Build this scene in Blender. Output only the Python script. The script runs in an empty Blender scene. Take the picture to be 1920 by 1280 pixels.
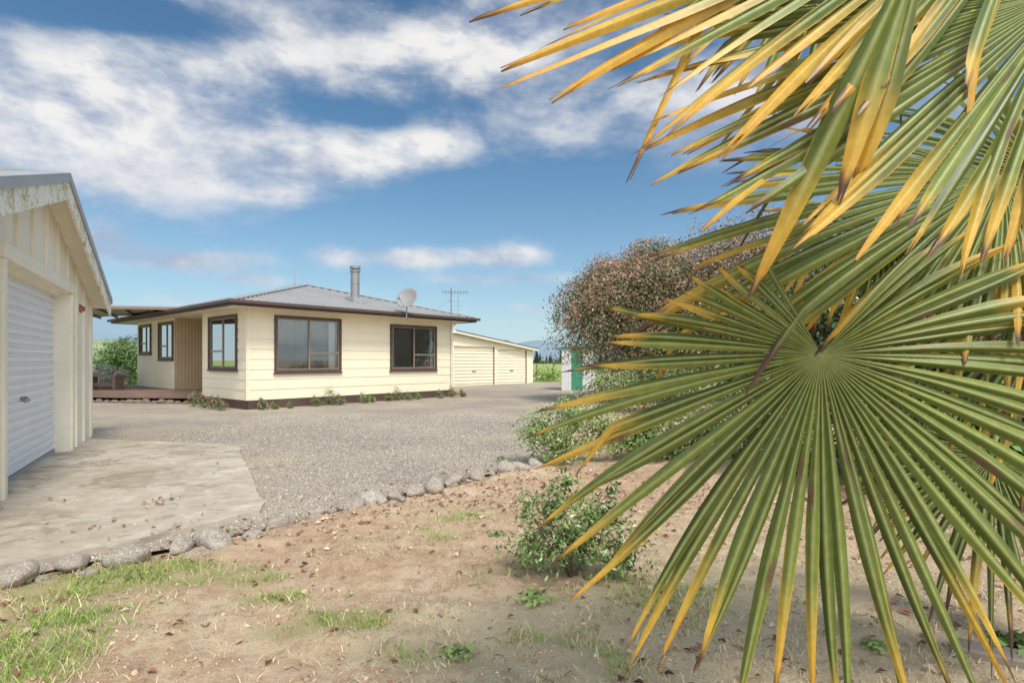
import bpy, math, random
import numpy as np
from mathutils import Vector, Matrix
random.seed(7); R=np.random.default_rng(7)
scene=bpy.context.scene
COL=scene.collection
# ---------------------------------------------------------------- helpers
def setp(o,label=None,cat=None,group=None,kind=None):
    if label: o["label"]=label
    if cat: o["category"]=cat
    if group: o["group"]=group
    if kind: o["kind"]=kind
    return o
def empty(name,loc=(0,0,0),rz=0,**k):
    o=bpy.data.objects.new(name,None); o.empty_display_size=.2
    o.location=loc; o.rotation_euler=(0,0,rz); COL.objects.link(o); return setp(o,**k)
def mesh_np(name,V,F,mat,cols=None,parent=None,smooth=False,**k):
    V=np.asarray(V,dtype=np.float32); F=np.asarray(F,dtype=np.int32)
    me=bpy.data.meshes.new(name)
    me.vertices.add(len(V)); me.vertices.foreach_set('co',V.ravel())
    n=F.shape[1]
    me.loops.add(F.size); me.loops.foreach_set('vertex_index',F.ravel())
    me.polygons.add(len(F)); me.polygons.foreach_set('loop_start',np.arange(len(F),dtype=np.int32)*n)
    me.polygons.foreach_set('loop_total',np.full(len(F),n,dtype=np.int32))
    if smooth: me.polygons.foreach_set('use_smooth',np.ones(len(F),dtype=bool))
    me.update(calc_edges=True); me.validate()
    if cols is not None:
        c=np.ones((len(V),4),dtype=np.float32); c[:,:3]=cols
        a=me.color_attributes.new('Col','FLOAT_COLOR','POINT'); a.data.foreach_set('color',c.ravel())
    me.materials.append(mat)
    o=bpy.data.objects.new(name,me); COL.objects.link(o)
    if parent: o.parent=parent
    return setp(o,**k)
class MB:
    def __init__(s,O=(0,0,0),D=(1,0,0),N=(0,-1,0)):
        s.v=[];s.f=[];s.O=Vector(O);s.D=Vector(D).normalized();s.N=Vector(N).normalized();s.Z=Vector((0,0,1))
    def p(s,a,n,z): return s.O+s.D*a+s.N*n+s.Z*z
    def add(s,pts,faces):
        b=len(s.v); s.v+= [tuple(q) for q in pts]; s.f+=[tuple(b+i for i in f) for f in faces]
    def box(s,a0,a1,n0,n1,z0,z1):
        P=[s.p(a,n,z) for z in(z0,z1) for n in(n0,n1) for a in(a0,a1)]
        s.add(P,[(0,1,3,2),(4,6,7,5),(0,4,5,1),(2,3,7,6),(0,2,6,4),(1,5,7,3)])
    def beam(s,p0,p1,w,h,up=(0,0,1)):
        p0=Vector(p0);p1=Vector(p1);d=(p1-p0).normalized();u=Vector(up)
        r=d.cross(u)
        if r.length<1e-4: r=d.cross(Vector((1,0,0)))
        r.normalize();u=r.cross(d)
        P=[q+r*(a*w/2)+u*(b*h/2) for q in(p0,p1) for b in(-1,1) for a in(-1,1)]
        s.add(P,[(0,1,3,2),(4,6,7,5),(0,4,5,1),(2,3,7,6),(0,2,6,4),(1,5,7,3)])
    def tube(s,pts,rad,seg=8,cap=True):
        pts=[Vector(p) for p in pts]; rad=rad if hasattr(rad,'__len__') else [rad]*len(pts)
        b=len(s.v); prev=None
        for i,p in enumerate(pts):
            d=(pts[min(i+1,len(pts)-1)]-pts[max(i-1,0)]).normalized()
            if prev is None:
                r=d.cross(Vector((0.1,0.2,1))); 
                if r.length<.05: r=d.cross(Vector((1,0,0)))
            else: r=prev-d*prev.dot(d)
            r.normalize(); prev=r; u=d.cross(r)
            for k in range(seg):
                t=2*math.pi*k/seg; s.v.append(tuple(p+(r*math.cos(t)+u*math.sin(t))*rad[i]))
        for i in range(len(pts)-1):
            for k in range(seg):
                a=b+i*seg+k;c=b+i*seg+(k+1)%seg
                s.f.append((a,c,c+seg,a+seg))
        if cap:
            s.f.append(tuple(b+k for k in range(seg))[::-1]); e=b+(len(pts)-1)*seg
            s.f.append(tuple(e+k for k in range(seg)))
    def obj(s,name,mat,parent=None,smooth=False,bevel=0,**k):
        me=bpy.data.meshes.new(name); me.from_pydata(s.v,[],s.f); me.update()
        me.materials.append(mat)
        if smooth:
            for p in me.polygons: p.use_smooth=True
        o=bpy.data.objects.new(name,me); COL.objects.link(o)
        if parent: o.parent=parent
        if bevel:
            m=o.modifiers.new('b','BEVEL'); m.width=bevel; m.segments=2; m.limit_method='ANGLE'
        return setp(o,**k)
_T=R.random((256,256))
def vn(x,y,sc=1,off=0):
    x=np.asarray(x)*sc+off*17.3; y=np.asarray(y)*sc+off*9.1
    xi=np.floor(x).astype(int);yi=np.floor(y).astype(int);fx=x-xi;fy=y-yi
    fx=fx*fx*(3-2*fx);fy=fy*fy*(3-2*fy)
    g=lambda a,b:_T[a%256,b%256]
    return (g(xi,yi)*(1-fx)+g(xi+1,yi)*fx)*(1-fy)+(g(xi,yi+1)*(1-fx)+g(xi+1,yi+1)*fx)*fy
def fbm(x,y,sc,oct=4,off=0):
    r=0;a=.5;t=0
    for i in range(oct): r=r+a*vn(x,y,sc*2**i,off+i*3.7);t+=a;a*=.5
    return r/t
# ---------------------------------------------------------------- materials
class NT:
    def __init__(s,name):
        m=bpy.data.materials.new(name); m.use_nodes=True; s.m=m; s.t=m.node_tree; s.n=s.t.nodes; s.l=s.t.links
        s.b=s.n['Principled BSDF']; s.tc=s.n.new('ShaderNodeTexCoord')
    def link(s,a,b): s.l.new(a,b)
    def noise(s,scale,detail=6,rough=.6,vec=None,dist=0):
        n=s.n.new('ShaderNodeTexNoise'); n.inputs['Scale'].default_value=scale; n.inputs['Detail'].default_value=detail
        n.inputs['Roughness'].default_value=rough; n.inputs['Distortion'].default_value=dist
        s.link(vec or s.tc.outputs['Object'],n.inputs['Vector']); return n.outputs['Fac']
    def vor(s,scale,out='Distance',vec=None):
        n=s.n.new('ShaderNodeTexVoronoi'); n.inputs['Scale'].default_value=scale
        s.link(vec or s.tc.outputs['Object'],n.inputs['Vector']); return n.outputs[out]
    def ramp(s,fac,stops):
        n=s.n.new('ShaderNodeValToRGB'); e=n.color_ramp.elements
        while len(e)<len(stops): e.new(.5)
        for i,(p,c) in enumerate(stops):
            e[i].position=p; e[i].color=(c,c,c,1) if not hasattr(c,'__len__') else (*c,1)
        s.link(fac,n.inputs['Fac']); return n.outputs['Color']
    def mix(s,fac,a,b,mode='MIX'):
        n=s.n.new('ShaderNodeMix'); n.data_type='RGBA'; n.blend_type=mode
        for v,k in((fac,0),(a,6),(b,7)):
            i=n.inputs[k]
            if hasattr(v,'is_linked'): s.link(v,i)
            elif isinstance(v,(tuple,list)): i.default_value=(*v,1)
            else: i.default_value=float(v) if k==0 else (v,v,v,1)
        return n.outputs[2]
    def math(s,op,a,b=None):
        n=s.n.new('ShaderNodeMath'); n.operation=op
        for v,i in((a,n.inputs[0]),(b,n.inputs[1])):
            if v is None: continue
            if hasattr(v,'is_linked'): s.link(v,i)
            else: i.default_value=v
        return n.outputs[0]
    def attr(s,name='Col'):
        n=s.n.new('ShaderNodeAttribute'); n.attribute_name=name; return n
    def sepxyz(s,v):
        n=s.n.new('ShaderNodeSeparateXYZ'); s.link(v,n.inputs[0]); return n.outputs
    def bump(s,h,strength=.5,dist=.01,nrm=None):
        n=s.n.new('ShaderNodeBump'); n.inputs['Strength'].default_value=strength; n.inputs['Distance'].default_value=dist
        s.link(h,n.inputs['Height']); 
        if nrm: s.link(nrm,n.inputs['Normal'])
        s.link(n.outputs[0],s.b.inputs['Normal']); return n.outputs[0]
    def done(s,col=None,rough=.7,metal=0,spec=None):
        if col is not None:
            if hasattr(col,'is_linked'): s.link(col,s.b.inputs['Base Color'])
            else: s.b.inputs['Base Color'].default_value=(*col,1)
        s.b.inputs['Roughness'].default_value=rough; s.b.inputs['Metallic'].default_value=metal
        if spec is not None: s.b.inputs['Specular IOR Level'].default_value=spec
        return s.m
def paint(name,c,rough=.55,var=.12,dirt=(.25,.2,.13),dirtamt=.25,bs=.15,metal=0):
    t=NT(name); n=t.noise(1.3,5); n2=t.noise(9,6,.7)
    a=t.mix(t.ramp(n,[(.35,0),(.7,1)]),tuple(x*(1-var) for x in c),c)
    a=t.mix(t.math('MULTIPLY',t.ramp(n2,[(.5,0),(.75,1)]),dirtamt),a,dirt)
    t.bump(t.noise(60,3),bs,.004); return t.done(a,rough,metal)
M={}
M['cream']=paint('cream_paint',(.88,.79,.58),dirtamt=.05,var=.05)
M['cream2']=paint('aged_cream_paint',(.88,.82,.66),dirtamt=.22,var=.10,dirt=(.45,.36,.22))
M['tan']=paint('tan_paint',(.60,.47,.29))
M['soffit']=paint('soffit_paint',(.86,.80,.65),dirtamt=.1)
M['brown']=paint('brown_trim_paint',(.095,.058,.048),dirt=(.14,.1,.08))
M['bronze']=paint('bronze_aluminium',(.26,.20,.14),rough=.4,dirtamt=.05)
M['deck']=paint('deck_stain',(.27,.17,.13),var=.3)
M['metal']=paint('weathered_metal',(.33,.33,.33),rough=.42,metal=.5,dirtamt=.15)
M['greymetal']=paint('grey_painted_metal',(.36,.37,.37),rough=.5,dirtamt=.1)
M['green']=paint('green_paint',(.07,.32,.20),rough=.5)
M['white']=paint('white_paint',(.75,.76,.74),rough=.5,dirtamt=.12)
M['red']=paint('faded_red_paint',(.30,.12,.08))
M['wood']=paint('grey_timber',(.36,.31,.25),var=.4,dirtamt=.4)
M['bark']=paint('bark',(.16,.12,.09),var=.5,bs=.8,dirtamt=.5,dirt=(.05,.04,.03))
def mk_roof():
    t=NT('corrugated_steel'); n=t.noise(.8,4); n2=t.noise(12,6,.7)
    a=t.mix(n,(.21,.21,.205),(.34,.34,.33)); a=t.mix(t.ramp(n2,[(.55,0),(.8,.6)]),a,(.22,.20,.17))
    return t.done(a,.65,.0,.25)
M['roof']=mk_roof()
def mk_fascia():
    t=NT('mossy_fascia'); n=t.noise(5,8,.75); z=t.noise(22,6,.7)
    f=t.ramp(t.math('ADD',t.math('MULTIPLY',n,.6),t.math('MULTIPLY',z,.4)),[(.48,0),(.60,1)])
    a=t.mix(f,(.84,.82,.74),(.40,.36,.10)); t.bump(z,.5,.01); return t.done(a,.8)
M['moss']=mk_fascia()
def mk_roller():
    t=NT('roller_door_steel'); n=t.noise(2,5); a=t.mix(n,(.70,.72,.73),(.84,.85,.86)); return t.done(a,.4,.0)
M['roller']=mk_roller()
def mk_glass():
    t=NT('window_glass'); n=t.n; tr=n.new('ShaderNodeBsdfTransparent'); tr.inputs[0].default_value=(.88,.89,.87,1)
    g=n.new('ShaderNodeBsdfGlossy'); g.inputs['Roughness'].default_value=.02; g.inputs[0].default_value=(.65,.67,.68,1)
    fr=n.new('ShaderNodeFresnel'); fr.inputs[0].default_value=1.5
    mx=n.new('ShaderNodeMixShader'); t.link(t.math('ADD',fr.outputs[0],.12),mx.inputs[0]); t.link(tr.outputs[0],mx.inputs[1]); t.link(g.outputs[0],mx.inputs[2])
    t.link(mx.outputs[0],n['Material Output'].inputs[0]); return t.m
M['glass']=mk_glass()
M['curtain']=NT('curtain_cloth').done((.88,.89,.92),.9)
M['glass_backing']=paint('backing_grey',(.34,.33,.31),rough=.9,var=.35)  # tone of the panels added behind the window glass
def mk_leaf(name,trans=.25,rough=.45,noisy=True,spec=.4,ns=40):
    t=NT(name); a=t.attr(); c=a.outputs['Color']
    if noisy: c=t.mix(.4,c,t.ramp(t.noise(ns,5,.7),[(.3,.4),(.62,1.0)]),'MULTIPLY'); 
    t.done(c,rough,0,spec)
    tl=t.n.new('ShaderNodeBsdfTranslucent'); t.link(c,tl.inputs[0])
    mx=t.n.new('ShaderNodeMixShader'); mx.inputs[0].default_value=trans
    t.link(t.b.outputs[0],mx.inputs[1]); t.link(tl.outputs[0],mx.inputs[2]); t.link(mx.outputs[0],t.n['Material Output'].inputs[0]); return t.m
M['leaf']=mk_leaf('foliage',.25,.5,False)
M['glossleaf']=mk_leaf('glossy_foliage',.15,.32,False,.5)
M['palm']=mk_leaf('palm_leaf',.30,.40,True,.4)
M['litter']=mk_leaf('dry_leaves',.1,.8,False,.2)
def mk_ground():
    t=NT('soil_and_grass'); o=t.tc.outputs['Object']; a=t.attr(); s=t.n.new('ShaderNodeSeparateColor'); t.link(a.outputs['Color'],s.inputs[0])
    n=t.noise(1.2,8,.65); n2=t.noise(11,8,.7); n3=t.noise(90,6,.75)
    soil=t.mix(t.ramp(n,[(.35,0),(.65,1)]),(.54,.365,.225),(.72,.55,.38))
    soil=t.mix(t.ramp(n2,[(.38,0),(.62,1)]),t.mix(1,soil,(.70,.64,.58),'MULTIPLY'),soil)
    soil=t.mix(t.ramp(n3,[(.48,0),(.75,.7)]),soil,(.78,.66,.51))
    soil=t.mix(t.ramp(t.noise(45,6,.8),[(.30,.8),(.42,0)]),soil,(.24,.155,.10))
    dry=t.mix(n3,(.50,.42,.24),(.76,.67,.47)); gr=t.mix(n3,(.17,.20,.06),(.46,.46,.18))
    fd=t.ramp(t.math('ADD',t.math('MULTIPLY',s.outputs['Green'],.9),t.math('SUBTRACT',t.math('MULTIPLY',n2,2.0),1.0)),[(.3,0),(.75,1)])
    fg=t.ramp(t.math('ADD',s.outputs['Red'],t.math('SUBTRACT',t.math('MULTIPLY',n2,2.4),1.2)),[(.3,0),(.85,1)])
    c=t.mix(t.math('MULTIPLY',fd,.65),soil,dry); c=t.mix(t.math('MULTIPLY',fg,.6),c,gr)
    fn=t.noise(.06,6,.6); fld=t.mix(t.ramp(fn,[(.3,0),(.7,1)]),(.22,.30,.08),(.40,.44,.16))
    c=t.mix(s.outputs['Blue'],c,fld)
    h=t.math('ADD',t.math('MULTIPLY',n2,.8),t.math('MULTIPLY',n3,.5)); t.bump(h,.9,.035)
    return t.done(c,.95,0,.15)
def mk_gravel():
    t=NT('gravel'); v=t.vor(60); vc=t.vor(60,'Color'); v2=t.vor(26,'Color'); n=t.noise(.5,6,.6); n2=t.noise(5,6,.7)
    g=t.n.new('ShaderNodeRGBToBW'); t.link(vc,g.inputs[0]); g2=t.n.new('ShaderNodeRGBToBW'); t.link(v2,g2.inputs[0])
    c=t.mix(t.ramp(g.outputs[0],[(.2,0),(.8,1)]),(.28,.225,.175),(.80,.70,.57))
    c=t.mix(.4,c,t.ramp(g2.outputs[0],[(.2,(.22,.19,.15)),(.8,(.76,.67,.55))]))
    c=t.mix(t.ramp(v,[(0,0),(.6,.55)]),c,(.16,.135,.11))
    c=t.mix(t.math('MULTIPLY',t.ramp(n,[(.4,0),(.65,1)]),.5),c,(.60,.50,.37))
    c=t.mix(t.math('MULTIPLY',t.ramp(n2,[(.5,0),(.7,1)]),.3),c,(.34,.27,.19))
    h=t.math('ADD',t.math('MULTIPLY',v,-1.0),t.math('MULTIPLY',n2,.4)); t.bump(h,1,.016); return t.done(c,.9,0,.2)
def mk_conc():
    t=NT('old_concrete'); n=t.noise(.9,8,.7,dist=.6); n2=t.noise(7,9,.75); n3=t.noise(120,4,.7)
    c=t.mix(t.ramp(n,[(.38,0),(.62,1)]),(.45,.375,.275),(.70,.62,.50))
    c=t.mix(t.math('MULTIPLY',t.ramp(n2,[(.42,0),(.68,1)]),.55),c,(.32,.26,.19))
    c=t.mix(t.math('MULTIPLY',t.ramp(t.noise(2.3,9,.8),[(.54,0),(.64,1)]),.5),c,(.80,.74,.63))
    c=t.mix(t.math('MULTIPLY',t.ramp(t.noise(1.1,9,.75,dist=1.5),[(.54,0),(.59,1),(.64,0)]),.6),c,(.22,.17,.11))
    c=t.mix(t.math('MULTIPLY',n3,.3),c,(.2,.18,.15))
    t.bump(t.math('ADD',n2,n3),.6,.01); return t.done(c,.92,0,.2)
def mk_rock(name,k,li):
    t=NT(name); n=t.noise(2.2,8,.7); n2=t.noise(9,6,.75); oi=t.n.new('ShaderNodeObjectInfo')
    c=t.mix(t.ramp(n,[(.35,0),(.65,1)]),(.30*k,.25*k,.20*k),(.58*k,.52*k,.44*k)); c=t.mix(t.math('MULTIPLY',oi.outputs['Random'],.6),c,(.36*k,.28*k,.21*k))
    c=t.mix(t.ramp(n2,[(.50,0),(.62,li)]),c,(.74*k,.72*k,.64*k))
    t.bump(t.math('ADD',n,n2),.7,.03); return t.done(c,.9,0,.2)
M['ground']=mk_ground();M['gravel']=mk_gravel();M['conc']=mk_conc();M['rock']=mk_rock('lichen_stone',1,.8);M['rock2']=mk_rock('field_boulder',.55,.3)
M['stones']=mk_leaf('gravel_stones',0,.9,False,.2)
def mk_hill():
    t=NT('hill_grass_hazed'); g=t.n.new('ShaderNodeNewGeometry'); y=t.sepxyz(g.outputs['Position'])[1]
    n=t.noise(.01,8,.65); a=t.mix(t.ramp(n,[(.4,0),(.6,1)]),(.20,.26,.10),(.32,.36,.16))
    c=t.mix(t.ramp(t.math('DIVIDE',y,2500),[(.15,0),(.5,1)]),a,(.21,.29,.34)); return t.done(c,1,0,0)  # blue tint grows with distance: haze painted into the hill colour
M['hill']=mk_hill()
M['blk']=paint('trunk_fibre',(.16,.11,.07),var=.5,bs=1,dirtamt=.5,dirt=(.05,.035,.02))
# ---------------------------------------------------------------- camera, light, sky
cam=bpy.data.cameras.new('camera'); co=bpy.data.objects.new('camera',cam); COL.objects.link(co)
co.location=(0,0,1.3); co.rotation_euler=(math.radians(90),0,0); cam.lens=1050/1920*36; cam.sensor_width=36
cam.shift_y=35/1920; cam.clip_end=6000; cam.clip_start=.02; scene.camera=co
sd=Vector((.36,-.56,1.0)).normalized(); sl=bpy.data.lights.new('sun','SUN'); sl.energy=3.0; sl.angle=math.radians(12); sl.color=(1,.94,.83)
so=bpy.data.objects.new('sun',sl); COL.objects.link(so); so.rotation_euler=sd.to_track_quat('Z','Y').to_euler(); so.location=(0,0,30)
w=bpy.data.worlds.new('World'); scene.world=w; w.use_nodes=True; nt=w.node_tree; N=nt.nodes; L=nt.links
bg=N['Background']; bg.inputs[1].default_value=1
def wm(op,a,b=None,c=None,clamp=False):
    n=N.new('ShaderNodeMath'); n.operation=op; n.use_clamp=clamp
    for v,i in zip((a,b,c),n.inputs):
        if v is None: continue
        if hasattr(v,'is_linked'): L.new(v,i)
        else: i.default_value=v
    return n.outputs[0]
sky=N.new('ShaderNodeTexSky'); sky.sky_type='NISHITA'; sky.sun_disc=False; sky.sun_elevation=math.asin(sd.z)
sky.sun_rotation=math.atan2(sd.x,sd.y); sky.air_density=1.0; sky.dust_density=.6; sky.ozone_density=2.0
tc=N.new('ShaderNodeTexCoord'); sp=N.new('ShaderNodeSeparateXYZ'); L.new(tc.outputs['Generated'],sp.inputs[0]); X,Y,Z=sp.outputs
az=wm('ARCTAN2',X,Y); hr=wm('SQRT',wm('ADD',wm('MULTIPLY',X,X),wm('MULTIPLY',Y,Y))); ve=wm('DIVIDE',Z,wm('MAXIMUM',hr,.05))
def cn(scale,dx=0,dy=0,detail=9,rough=.58,asp=1.7,dist=.1,z=0):
    cb=N.new('ShaderNodeCombineXYZ'); L.new(wm('ADD',az,dx),cb.inputs[0]); L.new(wm('MULTIPLY',wm('ADD',ve,dy),asp),cb.inputs[1]); cb.inputs[2].default_value=z
    n=N.new('ShaderNodeTexNoise'); n.inputs['Scale'].default_value=scale; n.inputs['Detail'].default_value=detail; n.inputs['Roughness'].default_value=rough
    n.inputs['Distortion'].default_value=dist; L.new(cb.outputs[0],n.inputs['Vector']); return n.outputs['Fac']
def blob(px,py,rx,ry,amp,rot=0):
    u=(px-960)/1050; a=math.atan(u); v=(675-py)/1050*math.cos(a); rx/=1050*1.15; ry/=1050*1.1
    dx=wm('SUBTRACT',az,a); dy=wm('SUBTRACT',ve,v); c,s=math.cos(rot),math.sin(rot)
    p=wm('DIVIDE',wm('ADD',wm('MULTIPLY',dx,c),wm('MULTIPLY',dy,s)),rx); q=wm('DIVIDE',wm('SUBTRACT',wm('MULTIPLY',dy,c),wm('MULTIPLY',dx,s)),ry)
    e=wm('EXPONENT',wm('MULTIPLY',wm('ADD',wm('MULTIPLY',p,p),wm('MULTIPLY',q,q)),-1)); return wm('MULTIPLY',e,amp)
blobs=[(640,80,400,95,1.0,-.05),(130,175,250,95,1.0,.1),(330,150,220,95,.6,0),(330,315,350,62,1.15,.05),(560,300,300,65,.65,.08),(800,268,140,46,1.0,.15),(180,270,200,50,.6,.0),
(1000,60,260,95,.9,0),(1150,215,260,65,.7,.05),(1500,200,350,130,.7,0),(500,365,80,22,.7,0),
(290,485,130,24,1.35,0),(630,480,50,24,1.3,0),(765,482,100,26,1.4,0),(940,480,95,24,1.35,0),(190,440,50,24,1.0,0),(480,485,60,18,.6,0),(900,525,120,14,.9,0),(480,525,70,14,.9,0),(1040,520,60,14,.5,0),(300,560,300,14,.6,0),(1000,580,200,16,.6,0),
(180,10,240,36,-1.0,.1),(620,205,200,28,-.6,-.08),(900,370,700,45,-.5,0)]
ms=None
for b in blobs:
    e=blob(*b); ms=e if ms is None else wm('ADD',ms,e)
back=wm('MULTIPLY',wm('SUBTRACT',0.3,Y),1.4,clamp=True)  # unseen cloud cover added behind the camera for soft fill light
ms=wm('ADD',wm('MINIMUM',ms,1.2),wm('MULTIPLY',back,1.0))
haze=wm('EXPONENT',wm('MULTIPLY',wm('MAXIMUM',ve,0),-8))
n1=cn(4.2,rough=.6); n1b=cn(4.2,.012,.045,rough=.6)
d=wm('ADD',ms,wm('MULTIPLY',wm('SUBTRACT',n1,.5),2.6))
mr=N.new('ShaderNodeMapRange'); mr.interpolation_type='SMOOTHSTEP'; L.new(d,mr.inputs[0]); mr.inputs[1].default_value=.10; mr.inputs[2].default_value=1.4
cl=wm('MULTIPLY',mr.outputs[0],.92)
lit=wm('ADD',wm('MULTIPLY',wm('SUBTRACT',n1,n1b),4.5),.60,clamp=True)
big=cn(2.6,3.1,1.7,5,.5,2.2,0,2.0)
lit=wm('MULTIPLY',lit,wm('ADD',wm('MULTIPLY',wm('SUBTRACT',big,.5),3.0),.86),clamp=True)
def cmix(f,a,b,mode='MIX'):
    n=N.new('ShaderNodeMix'); n.data_type='RGBA'; n.blend_type=mode
    for v,k in((f,0),(a,6),(b,7)):
        i=n.inputs[k]
        if hasattr(v,'is_linked'): L.new(v,i)
        elif isinstance(v,tuple): i.default_value=(*v,1)
        else: i.default_value=v
    return n.outputs[2]
def scale(col,f):
    s_=N.new('ShaderNodeVectorMath'); s_.operation='SCALE'; L.new(col,s_.inputs[0])
    if hasattr(f,'is_linked'): L.new(f,s_.inputs[3])
    else: s_.inputs[3].default_value=f
    return s_.outputs[0]
skc=cmix(1.0,scale(sky.outputs[0],.105),(.68,1.02,1.12),'MULTIPLY')
ccol=cmix(lit,(.42,.49,.67),(.96,.96,.98))
# clouds on the sun side, out of view, brightened as added fill light
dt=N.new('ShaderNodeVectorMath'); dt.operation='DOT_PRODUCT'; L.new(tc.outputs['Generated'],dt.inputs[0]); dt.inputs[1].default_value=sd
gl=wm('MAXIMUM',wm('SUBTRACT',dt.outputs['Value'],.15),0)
fill_glow=scale(ccol,wm('ADD',1.0,wm('MULTIPLY',wm('POWER',gl,1.3),4.0)))
ccol=cmix(1.0,fill_glow,(1.0,.98,.93),'MULTIPLY')
base=cmix(wm('MULTIPLY',haze,.85),skc,(.68,.79,.88))
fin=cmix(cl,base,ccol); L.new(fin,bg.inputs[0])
scene.view_settings.view_transform='Standard'; scene.view_settings.look='None'; scene.view_settings.exposure=0
# ---------------------------------------------------------------- ground
GP=np.array([(-30,2.6),(-3.4,3.15),(-3.0,3.3),(-2.74,3.6),(-2.25,3.95),(-1.9,4.33),(-1.48,4.87),(-.975,5.6),(-.47,6.2),(-.06,6.6),(.5,7.2),(.75,9),(1.2,12),(1.9,16),(2.6,20),(3.9,26),(3.4,33),(-4,34),(-9,30),(-14,24),(-17,17),(-30,14)])
def sdist(x,y,P=GP):
    d=np.full(x.shape,1e9); ins=np.zeros(x.shape,bool)
    for i in range(len(P)):
        a=P[i];b=P[(i+1)%len(P)]; e=b-a; t=np.clip(((x-a[0])*e[0]+(y-a[1])*e[1])/(e@e),0,1)
        d=np.minimum(d,np.hypot(x-a[0]-t*e[0],y-a[1]-t*e[1]))
        c=((a[1]>y)!=(b[1]>y)); xx=a[0]+(y-a[1])/(e[1] if abs(e[1])>1e-9 else 1e-9)*e[0]; ins^=(c&(x<xx))
    return np.where(ins,-d,d)
def soil_z(x,y):
    s=sdist(x,y)+(fbm(x,y,5,3,8)-.5)*.16; z=(fbm(x,y,1.1,3)-.5)*.09+(fbm(x,y,6,4,5)-.5)*.065
    near=np.clip((16-y)/4,0,1)*np.clip((10-np.abs(x))/2,0,1)
    out=np.clip(s/.25+.35,0,1); return out*(.016+z*near)-.05*(1-out)
def patch(x,y,L_):
    r=0
    for (px,py,rx,ry,a) in L_:
        Yc=1365/(py-675); Xc=(px-960)/1050*Yc; r=r+a*np.exp(-((x-Xc)/rx)**2-((y-Yc)/ry)**2)
    return r
GREEN=[(300,1080,.5,.25,1.0),(120,1110,.35,.25,.9),(60,1200,.4,.25,.9),(660,1165,.22,.14,1.2),(520,1130,.2,.12,1.0),(480,1090,.25,.12,.8),(540,1190,.2,.12,.7),(860,980,.3,.2,.7),(820,1010,.2,.15,.7),(760,1230,.18,.12,.6),(1240,1120,.6,.4,.6),(40,1270,.3,.2,.9),(1800,1010,1.2,.6,.5),(600,1060,.2,.1,.4),(200,1160,.25,.12,.5),(900,1090,.2,.12,.6),(1020,1200,.3,.12,.6),(1150,1260,.2,.12,.7)]
DRY=[(900,1200,.8,.5,.8),(1300,1200,.9,.5,1.0),(850,960,.7,.6,.5),(1600,1150,1.2,.8,.9),(250,1180,.8,.5,.6),(700,1030,.5,.3,.5),(1300,1000,1.2,.8,.5)]
def geo(a,b,n): return a+ (b-a)*(np.linspace(0,1,n)**3)
xs=np.concatenate([-geo(9,2500,26)[::-1],np.arange(-8.95,8.96,.05),geo(9,2500,26)])
ys=np.concatenate([1.0-geo(0,400,10)[::-1],np.arange(1.04,6,.03),np.arange(6,12,.06),geo(12,3500,40)])
gx,gy=np.meshgrid(xs,ys); gz=soil_z(gx,gy); nx,ny=len(xs),len(ys)
V=np.stack([gx,gy,gz],-1).reshape(-1,3); ii=np.arange(nx*ny).reshape(ny,nx)
F=np.stack([ii[:-1,:-1],ii[:-1,1:],ii[1:,1:],ii[1:,:-1]],-1).reshape(-1,4)
gr=np.clip(patch(gx,gy,GREEN),0,1.2); dr=np.clip(patch(gx,gy,DRY),0,1); fl=np.clip((gy-24)/6,0,1)
fl=np.maximum(fl,np.clip((-gx-13)/2,0,1)*(gy>14)); gr=np.maximum(gr,np.clip((gy-14)/4,0,.8))
mesh_np('ground',V,F,M['ground'],np.stack([gr,dr,fl],-1).reshape(-1,3),smooth=True,kind='structure')
b=MB(); b.add([(x,y,0) for x,y in GP],[tuple(range(len(GP)))]); o=b.obj('gravel_driveway',M['gravel'],kind='structure')
CP=[(-7.15,9.2),(-6.5,8.95),(-5.3,8.7),(-4.14,8.45),(-2.26,5.06),(-2.14,4.72),(-2.64,3.95),(-3.0,3.6),(-3.5,3.15),(-4.2,2.4),(-5,2.3)]
cp=[]
for i in range(len(CP)):
    a=Vector(CP[i]);c=Vector(CP[(i+1)%len(CP)]); k=max(1,int((c-a).length/.07))
    for j in range(k): 
        q=a.lerp(c,j/k); q+=Vector((float(vn(q.x,q.y,5))-.5,float(vn(q.x,q.y,5,3))-.5))*.05; cp.append((q.x+random.uniform(-.006,.006),q.y+random.uniform(-.006,.006)))
b=MB(); n=len(cp); b.add([(x,y,.035) for x,y in cp]+[(x,y,-.06) for x,y in cp],[tuple(range(n))]+[(i,i+n,(i+1)%n+n,(i+1)%n) for i in range(n)])
b.obj('concrete_pad',M['conc'],kind='structure')
# hills
hx=np.linspace(-2600,1800,200); hy=np.linspace(350,2400,70); gx,gy=np.meshgrid(hx,hy)
def hump(px,D,h,wx,wy): return h*np.exp(-((gx-(px-960)/1050*D)/wx)**2-((gy-D)/wy)**2)
hz=np.maximum.reduce([hump(945,1500,62,60,200),hump(1010,1600,60,170,200),hump(860,1700,44,200,200),hump(1150,1700,50,260,200)])
hz=hz+hump(180,1700,80,260,250)+hump(60,1500,60,300,250)+hump(330,1800,60,260,250)+hump(150,560,24,190,120)+hump(-100,700,40,200,150)+hump(420,900,22,200,150)
hz=hz*(.85+.3*fbm(gx,gy,.008,4))-3
ii=np.arange(gx.size).reshape(gx.shape)
mesh_np('hills',np.stack([gx,gy,hz],-1).reshape(-1,3),np.stack([ii[:-1,:-1],ii[:-1,1:],ii[1:,1:],ii[1:,:-1]],-1).reshape(-1,4),M['hill'],smooth=True,kind='structure')
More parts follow.
